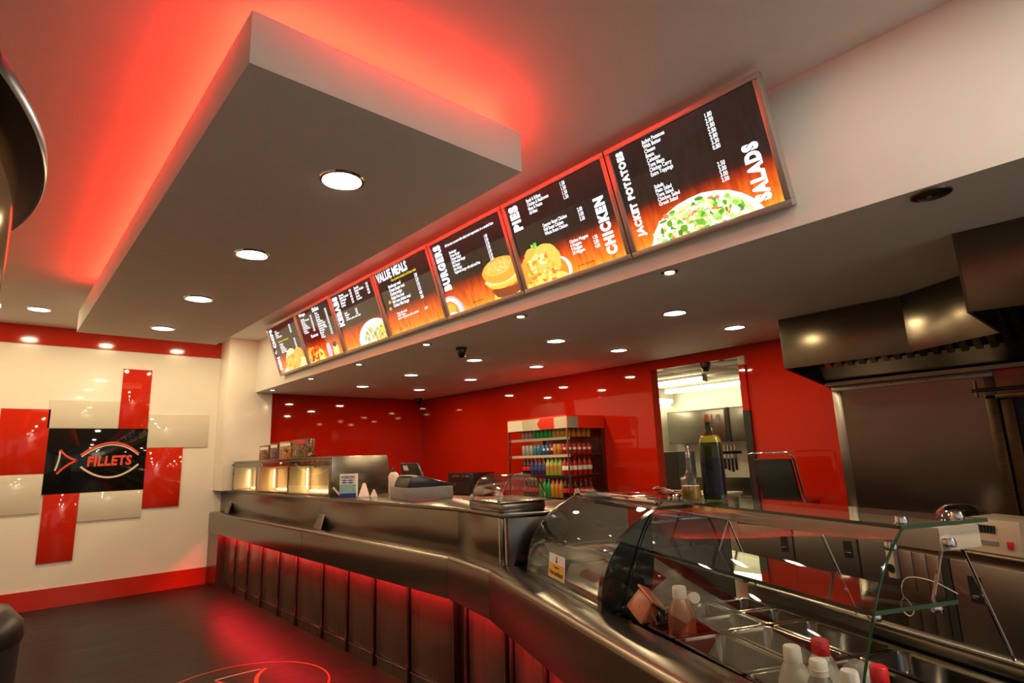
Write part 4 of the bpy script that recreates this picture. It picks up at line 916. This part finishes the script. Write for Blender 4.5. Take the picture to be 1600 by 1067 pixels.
MB().prism([(5.06, 2.13, 1.06), (5.06, 2.45, 1.06), (5.00, 2.47, 1.40), (5.00, 2.15, 1.40)], (.035, 0, .005)).build('plate', 'black_matt', gr, bev=.008)
pth = [(5.06, 2.505, 1.04), (5.0, 2.505, 1.40), (4.985, 2.49, 1.445), (4.98, 2.46, 1.455), (4.98, 2.16, 1.455), (4.985, 2.13, 1.445), (5.0, 2.115, 1.40), (5.06, 2.09, 1.04)]
MB().tube(pth, .010, 10).build('handle_frame', 'chrome', gr, smooth=True)
# angled cooking unit
ua = Vector((4.37, 1.30)); ue = Vector((-.52, -.854)).normalized(); un = Vector((-ue.y, ue.x))
def UU(a, b): p = ua+ue*a+un*b; return (p.x, p.y)
def UQ(a, b, z): p = ua+ue*a+un*b; return Vector((p.x, p.y, z))
un2 = Vector((.854, -.52))
def UU(a, b): p = ua+ue*a+un2*b; return (p.x, p.y)
def UQ(a, b, z): p = ua+ue*a+un2*b; return Vector((p.x, p.y, z))
cu = thing('cooking_unit', 'angled steel cooking counter with doors behind the salad display', 'cabinet', UQ(.7, .3, 0))
pe = UU(1.6, .03); pf = UU(1.6, 0)
MB().hexa([UU(0, .03), pe, (5.42, pe[1]), (5.42, 1.19), (4.55, 1.19)], .01, .87).build('body', 'steel_soft', cu)
MB().hexa([UU(0, 0), pf, (5.43, pf[1]), (5.43, 1.20), (4.55, 1.20)], .87, .90).build('worktop', 'steel_h', cu, bev=.004)
for i, a in enumerate((.02, .12, .22)): MB().fbox(UU, a, a+.095, .012, .03, .10, .84).build('filler_panel', 'steel_soft', cu, bev=.002)
for a0, a1 in ((.38, .88), (.90, 1.40)):
    d_ = MB().fbox(UU, a0, a1, .010, .03, .10, .84).build('door', 'steel_soft', cu, bev=.003)
    MB().fbox(UU, a0+.10, a0+.17, .004, .011, .63, .77).build('handle_recess', 'black_plastic', d_); MB().fbox(UU, a0+.115, a0+.155, -.004, .006, .655, .67).build('handle', 'chrome', d_, bev=.002)
MB().fbox(UU, .325, .375, .008, .03, .10, .84).build('shadow_gap', 'black_matt', cu)
MB().fbox(UU, -.065, -.005, -.006, .03, .66, .86).build('socket_plate', 'cream_enamel', cu, bev=.003)
MB().tube([UQ(-.035, -.006, .72), UQ(-.035, -.016, .72)], .026, 16).build('socket', 'black_plastic', cu, smooth=True)
MB().tube([UQ(-.035, -.006, .80), UQ(-.035, -.010, .80)], .007, 10).build('indicator_light', 'indicator', cu)
ap = thing('fryer_control_box', 'beige control box with vents and red switch on the cooking counter', 'control box', UQ(.62, .15, .90))
MB().prism([UQ(.47, .04, .901), UQ(.47, .27, .901), UQ(.47, .27, 1.085), UQ(.47, .06, 1.075)], ue.to_3d()*.31).build('body', 'cream_enamel', ap, bev=.006)
for i in range(7): MB().fbox(UU, .53+.018*i, .541+.018*i, .046, .056, 1.005, 1.045).build('vent_slot', 'black_matt', ap)
MB().fbox(UU, .56, .66, .040, .050, .945, .965).build('label_plate', 'grey_plastic', ap)
MB().fbox(UU, .715, .74, .034, .050, .935, .975).build('switch', 'cap_red', ap, bev=.002)
cw = MB().tube(catmull([UQ(.42, -.012, .66), UQ(.30, -.03, .70), UQ(.18, -.04, .705), UQ(.10, -.045, .68), UQ(.07, -.05, .62), UQ(.075, -.05, .57), UQ(.05, -.05, .54), UQ(.055, -.05, .49), UQ(.10, -.05, .47), UQ(.135, -.05, .50), UQ(.12, -.05, .545), UQ(.085, -.05, .57)]), .0035, 8)
tag(cw.build('looped_cable', 'cable', smooth=True), 'thin pale cable hanging in a loop in front of the cooking unit', 'cable')
bw = thing('steel_bowl', 'shallow steel bowl lying upside down on the cooking counter by the tall grill', 'bowl', UQ(.12, .42, .90))
part_lathe(bw, 'bowl', 'chrome', [(.16, .001), (.155, .05), (.13, .16), (.08, .20), (0, .205)], 24)
# tall dark grill on the right
kg = thing('kebab_grill', 'tall dark vertical grill with brass frame standing against the tiled wall', 'grill', (5.05, .30, .90))
MB().box(5.05, 5.40, -.25, .80, .90, 1.80).build('housing', 'black_matt', kg)
for y0, y1 in ((.735, .80), (-.25, -.19)): MB().box(4.98, 5.06, y0, y1, .90, 1.80).build('frame_post', 'brass_dark', kg, bev=.008)
MB().box(5.01, 5.06, .66, .73, .90, 1.77).build('inner_post', 'brass_dark', kg, bev=.006)
MB().box(4.98, 5.06, -.25, .80, 1.765, 1.80).build('top_rail', 'brass_dark', kg, bev=.006)
MB().tube([(4.99, .86, 1.83), (4.99, -.3, 1.83)], .014, 10).build('top_bar', 'black_plastic', kg, smooth=True)
MB().tube([(4.99, .84, 1.78), (4.99, .84, 1.90)], .012, 8).build('bracket', 'brass_dark', kg, smooth=True)
for i in range(6): MB().tube([(5.04, .66, 1.0+.12*i), (5.04, -.19, 1.0+.12*i)], .007, 6).build('grill_bar', 'steel_dark', kg, smooth=True)

# ------------------------------------------------------------------ extractor hoods
hd = thing('extractor_hood', 'long stainless steel extractor hood with a bent front over the cooking line', 'extractor hood', (5.0, 1.3, 2.1))
H0, H1, H2 = (4.625, 1.945), (4.605, 1.09), (4.28, .565)
def sheet(a, b, za0, za1, zb0, zb1, nm='front_sheet', par=hd, mt_='steel_hood', th=.012):
    a, b = Vector(a), Vector(b); e = (b-a).normalized(); n = Vector((-e.y, e.x))
    vs = [(a.x, a.y, za0), (b.x, b.y, zb0), (b.x, b.y, zb1), (a.x, a.y, za1)]
    MB().prism(vs, n.to_3d()*th).build(nm, mt_, par, bev=.002)
sheet(H0, H1, 2.10, 2.498, 2.10, 2.498); sheet(H1, H2, 2.10, 2.498, 2.10, 2.498)
MB().prism([(4.63, 1.945, 2.10), (5.445, 1.945, 2.005), (5.445, 1.945, 2.498), (4.63, 1.945, 2.498)], (0, -.012, 0)).build('side_sheet', 'steel_hood', hd)
MB().prism([(5.40, 1.93, 2.02), (5.40, -.9, 2.02), (5.28, -.9, 2.17), (5.28, 1.93, 2.17)], (.012, 0, .01)).build('rear_skirt', 'steel_soft', hd)
MB().box(5.36, 5.445, -.9, 1.93, 2.0, 2.03).build('drip_channel', 'steel_soft', hd)
MB().prism([(5.30, 1.92, 2.17), (5.30, -.9, 2.17), (4.75, -.9, 2.46), (4.75, 1.92, 2.46)], (.01, 0, .012)).build('filter_bed', 'black_matt', hd)
for i in range(22):
    y = 1.86-.085*i
    MB().prism([(5.285, y, 2.165), (5.285, y-.045, 2.165), (4.80, y-.045, 2.42), (4.80, y, 2.42)], (-.012, 0, -.022)).build('filter_slat', 'steel_soft', hd)
hn = thing('near_extractor_hood', 'nearer projecting stainless extractor hood at the right edge', 'extractor hood', (3.9, -.2, 2.1))
def sheet2(vs, n): MB().prism(vs, n).build('front_sheet', 'steel_hood', hn, bev=.002)
sheet2([(3.43, .555, 2.10), (3.62, -1.2, 2.06), (3.50, -1.2, 2.498), (3.43, .555, 2.498)], (.012, 0, 0))
MB().prism([(3.43, .555, 2.10), (4.27, .565, 2.10), (4.27, .565, 2.498), (3.43, .555, 2.498)], (0, -.012, 0)).build('side_sheet', 'steel_hood', hn)
MB().prism([(3.60, .54, 2.44), (3.60, -1.2, 2.44), (4.75, -1.2, 2.30), (4.75, .54, 2.30)], (0, 0, .012)).build('filter_bed', 'black_matt', hn)
for i in range(9):
    y = .46-.16*i; MB().prism([(3.66, y, 2.425), (3.66, y-.05, 2.425), (4.70, y-.05, 2.30), (4.70, y, 2.30)], (0, 0, -.025)).build('filter_slat', 'steel_soft', hn)

# ------------------------------------------------------------------ kitchen beyond the doorway
KX, KY, KC = 8.0, 5.14, 2.43
struct(MB().box(KX, KX+.1, 1.9, KY+.1, 0, KC+.1).build('wall_kitchen_back', 'kitchen_wall'))
struct(MB().box(XB+.13, KX, KY, KY+.1, 0, KC+.1).build('wall_kitchen_side', 'kitchen_wall'))
struct(MB().box(XB+.13, KX, 1.9, 2.0, 0, KC+.1).build('wall_kitchen_near', 'kitchen_wall'))
kc = struct(MB().box(XB+.13, KX+.1, 1.9, KY+.1, KC+.012, KC+.1).build('ceiling_kitchen', 'tbar'))
for i in range(4):
    for j in range(6):
        MB().box(XB+.14+.60*i, XB+.14+.60*i+.57, KY-.03-.60*j-.57, KY-.03-.60*j, KC, KC+.014).build('ceiling_tile', 'ceiling_tile', kc, bev=.003)
def batten(a, b, label, w_=.10):
    a, b = Vector(a), Vector(b); t = thing('fluorescent_light', label, 'light', (a+b)/2, 'fluorescent tubes in the kitchen')
    e = (b-a).normalized(); n = Vector((-e.y, e.x, 0)); h = Vector((0, 0, .05))
    MB().prism([a-n*w_/2+h*.5, a+n*w_/2+h*.5, b+n*w_/2+h*.5, b-n*w_/2+h*.5], (0, 0, .035)).build('housing', 'white_plastic', t)
    MB().prism([a-n*w_/2-h*.6, a+n*w_/2-h*.6, b+n*w_/2-h*.6, b-n*w_/2-h*.6], (0, 0, .055)).build('diffuser', 'tube', t, bev=.012)
    for q in (a-e*.012, b+e*.002): MB().prism([q-n*w_*.52-h*.65, q+n*w_*.52-h*.65, q+n*w_*.52+h, q-n*w_*.52+h], e*.010).build('end_cap', 'grey_plastic', t)
batten((6.62, 4.75, 2.375), (6.62, 3.78, 2.375), 'fluorescent light on the kitchen ceiling, nearest the doorway')
batten((7.55, 4.95, 2.375), (7.55, 3.55, 2.375), 'fluorescent light above the kitchen wall cupboards')
batten((6.9, 5.107, 2.26), (7.9, 5.107, 2.26), 'fluorescent light on the kitchen side wall', .06)
wcb = thing('wall_cupboard', 'grey steel wall cupboard in the kitchen above the knife rack', 'cupboard', (7.8, 4.35, 1.60))
MB().box(7.63, 8.0, 3.3, 5.03, 1.60, 2.07).build('body', 'steel_soft', wcb)
for y0, y1 in ((4.10, 5.02), (3.35, 4.03)):
    d_ = MB().box(7.61, 7.63, y0, y1, 1.61, 2.05).build('door', 'steel_soft', wcb, bev=.003)
    MB().box(7.604, 7.611, y0+.06, y0+.12, 1.86, 1.98).build('handle_recess', 'chrome', d_); MB().box(7.60, 7.606, y0+.075, y0+.105, 1.88, 1.93).build('handle', 'grey_plastic', d_)
MB().box(7.60, 7.64, 4.03, 4.07, 1.60, 2.07).build('gap_strip', 'black_matt', wcb)
for i in range(4):
    y = 4.36-.055*i; k_ = thing('kitchen_knife', f'black handled kitchen knife on the kitchen wall, {["leftmost", "second from left", "third from left", "rightmost"][i]}', 'knife', (7.97, y, 1.2), 'knives on the kitchen wall rack')
    MB().prism([(7.985, y-.016, 1.36), (7.985, y+.010, 1.36), (7.985, y+.004, 1.56), (7.985, y-.008, 1.56)], (.004, 0, 0)).build('blade', 'chrome', k_)
    MB().box(7.975, 7.995, y-.018, y+.014, 1.22-.02*i % .05, 1.37).build('handle', 'black_plastic', k_, bev=.006)
tag(MB().box(7.985, 8.0, 4.1, 4.45, 1.43, 1.47).build('knife_rack', 'black_plastic'), 'magnetic rack bar holding the knives on the kitchen wall', 'knife rack')
kt = thing('kitchen_table', 'steel kitchen table under the knives', 'table', (7.6, 3.9, 0))
MB().box(7.2, 7.99, 2.2, 5.0, .87, .90).build('tabletop', 'steel_h', kt, bev=.003); MB().box(7.25, 7.95, 2.25, 4.95, .30, .32).build('under_shelf', 'steel_h', kt)
MB().box(7.96, 7.99, 2.2, 5.0, .90, 1.10).build('upstand', 'steel_h', kt)
for x in (7.25, 7.92):
    for y in (2.25, 4.92): MB().box(x, x+.04, y, y+.04, 0, .87).build('leg', 'steel', kt)
db = thing('dark_cabinet', 'dark grey cabinet standing inside the kitchen doorway at left', 'cabinet', (6.8, 4.45, 0))
MB().box(6.6, 7.0, 4.24, 4.75, .02, 1.49).build('body', 'dark_slate', db, bev=.006); MB().box(6.59, 6.6, 4.26, 4.73, .1, 1.46).build('door', 'dark_slate', db, bev=.003)
MB().box(6.58, 6.592, 4.30, 4.32, .7, .9).build('handle', 'steel', db); MB().box(6.61, 6.99, 4.25, 4.74, 0, .02).build('plinth', 'black_matt', db)
wtk = thing('white_worktop', 'white topped low kitchen unit just inside the doorway', 'cabinet', (6.2, 4.0, 0))
MB().box(5.95, 6.5, 3.4, 4.7, .02, .99).build('body', 'kitchen_wall', wtk); MB().box(5.93, 6.52, 3.38, 4.72, .99, 1.02).build('worktop', 'white_plastic', wtk, bev=.004)
sw = thing('wall_socket', 'socket plate on the kitchen side wall', 'socket', (6.9, KY, 1.72))
MB().box(6.82, 6.98, KY-.02, KY, 1.68, 1.86).build('plate', 'white_plastic', sw, bev=.003); MB().box(6.86, 6.94, KY-.03, KY-.02, 1.72, 1.78).build('switch', 'grey_plastic', sw)

# ------------------------------------------------------------------ sensors on the ceiling
def dome(x, y, z, r, label):
    t = thing('dome_camera', label, 'camera', (x, y, z))
    MB().lathe((x, y, z), [(r, 0), (r*1.02, -.01), (r, -.025)], 20).build('mount', 'black_plastic', t, smooth=True)
    MB().lathe((x, y, z), [(r*.95, -.022), (r*.9, -.05), (r*.6, -.085), (0, -.098)], 20).build('dome', 'black_cheek', t, smooth=True)
dome(3.157, 4.21, SOFF, .05, 'black dome camera on the low ceiling behind the menu boards')
dome(5.25, 8.2, SOFF, .06, 'small black sensor in the far corner of the low ceiling')
dome(5.515, 3.12, 2.39, .05, 'black dome camera under the head of the kitchen doorway')

# ------------------------------------------------------------------ bow-fronted machine and bin at the left edge
mc = thing('bow_front_machine', 'tall amber mirrored cabinet with a black bowed lid at the left edge', 'vending machine', (-.35, 1.02, 0))
def bow(r, h0, yy, xb=-.75, n=18):
    cx, cy = -.82, 1.02; o = [(xb, cy-yy), ]
    am_ = math.asin(yy/r)
    for i in range(n+1):
        a = -am_+2*am_*i/n; o.append((cx+r*math.cos(a), cy+r*math.sin(a)))
    return o+[(xb, cy+yy)]
MB().hexa(bow(.812, 0, .255), .12, 1.90).build('body', 'amber_glass', mc, smooth=True)
MB().hexa(bow(.842, 0, .30), 1.90, 1.925).build('lid', 'black_plastic', mc, bev=.006)
MB().hexa(bow(.830, 0, .28), 0, .12).build('base', 'black_plastic', mc, bev=.01)
bn = thing('litter_bin', 'black rounded litter bin on the floor at the left edge', 'bin', (-.07, 3.2, 0))
part_lathe(bn, 'body', 'black_matt', [(.22, 0), (.225, .02), (.245, .80), (.245, .86)], 28)
part_lathe(bn, 'lid', 'black_plastic', [(.25, .855), (.255, .87), (.245, .93), (.20, .985), (.12, 1.01), (0, 1.02)], 28)
part_lathe(bn, 'flap', 'grey_plastic', [(.10, 1.0), (.10, 1.018), (.06, 1.024), (0, 1.025)], 20)

# ------------------------------------------------------------------ fish emblem inlaid in the floor
fl = thing('floor_emblem', 'round fish emblem in orange and cream inlaid in the dark floor', 'floor emblem', (1.55, 4.45, 0))
def ring(c, r, w_, mat, nm, n=64):
    a = [(c[0]+r*math.cos(2*math.pi*i/n), c[1]+r*math.sin(2*math.pi*i/n), .0015) for i in range(n)]
    b = [(c[0]+(r-w_)*math.cos(2*math.pi*i/n), c[1]+(r-w_)*math.sin(2*math.pi*i/n), .0015) for i in range(n)]
    MB().add(a+b, [[i, (i+1) % n, n+(i+1) % n, n+i] for i in range(n)]).build(nm, mat, fl)
ring((1.46, 4.50), .575, .012, 'logo_red', 'outline_ring')
def frib(pts, wd, mat, nm):
    pts = [Vector((x, y, .0022)) for x, y in pts]; a, b = [], []
    for i, p in enumerate(pts):
        d = (pts[min(i+1, len(pts)-1)]-pts[max(i-1, 0)]).normalized(); n = Vector((-d.y, d.x, 0)); a.append(p+n*wd/2); b.append(p-n*wd/2)
    n = len(pts); MB().add(a+b, [[i, i+1, n+i+1, n+i] for i in range(n-1)]).build(nm, mat, fl)
frib(quad((1.385, 4.85), (1.56, 4.86), (1.70, 4.84)), .014, 'logo_cream', 'tail_line')
frib(quad((1.735, 4.83), (1.60, 4.72), (1.565, 4.50)), .028, 'logo_red', 'tail_line')
frib(quad((1.385, 4.83), (1.45, 4.60), (1.565, 4.50)), .022, 'logo_red', 'tail_line')
frib(quad((1.30, 4.40), (1.46, 4.55), (1.62, 4.40)), .02, 'logo_red', 'body_arc'); frib(quad((1.62, 4.40), (1.75, 4.20), (1.46, 4.0)), .02, 'logo_cream', 'body_arc')
frib(quad((1.30, 4.40), (1.17, 4.20), (1.46, 4.0)), .02, 'logo_red', 'body_arc')
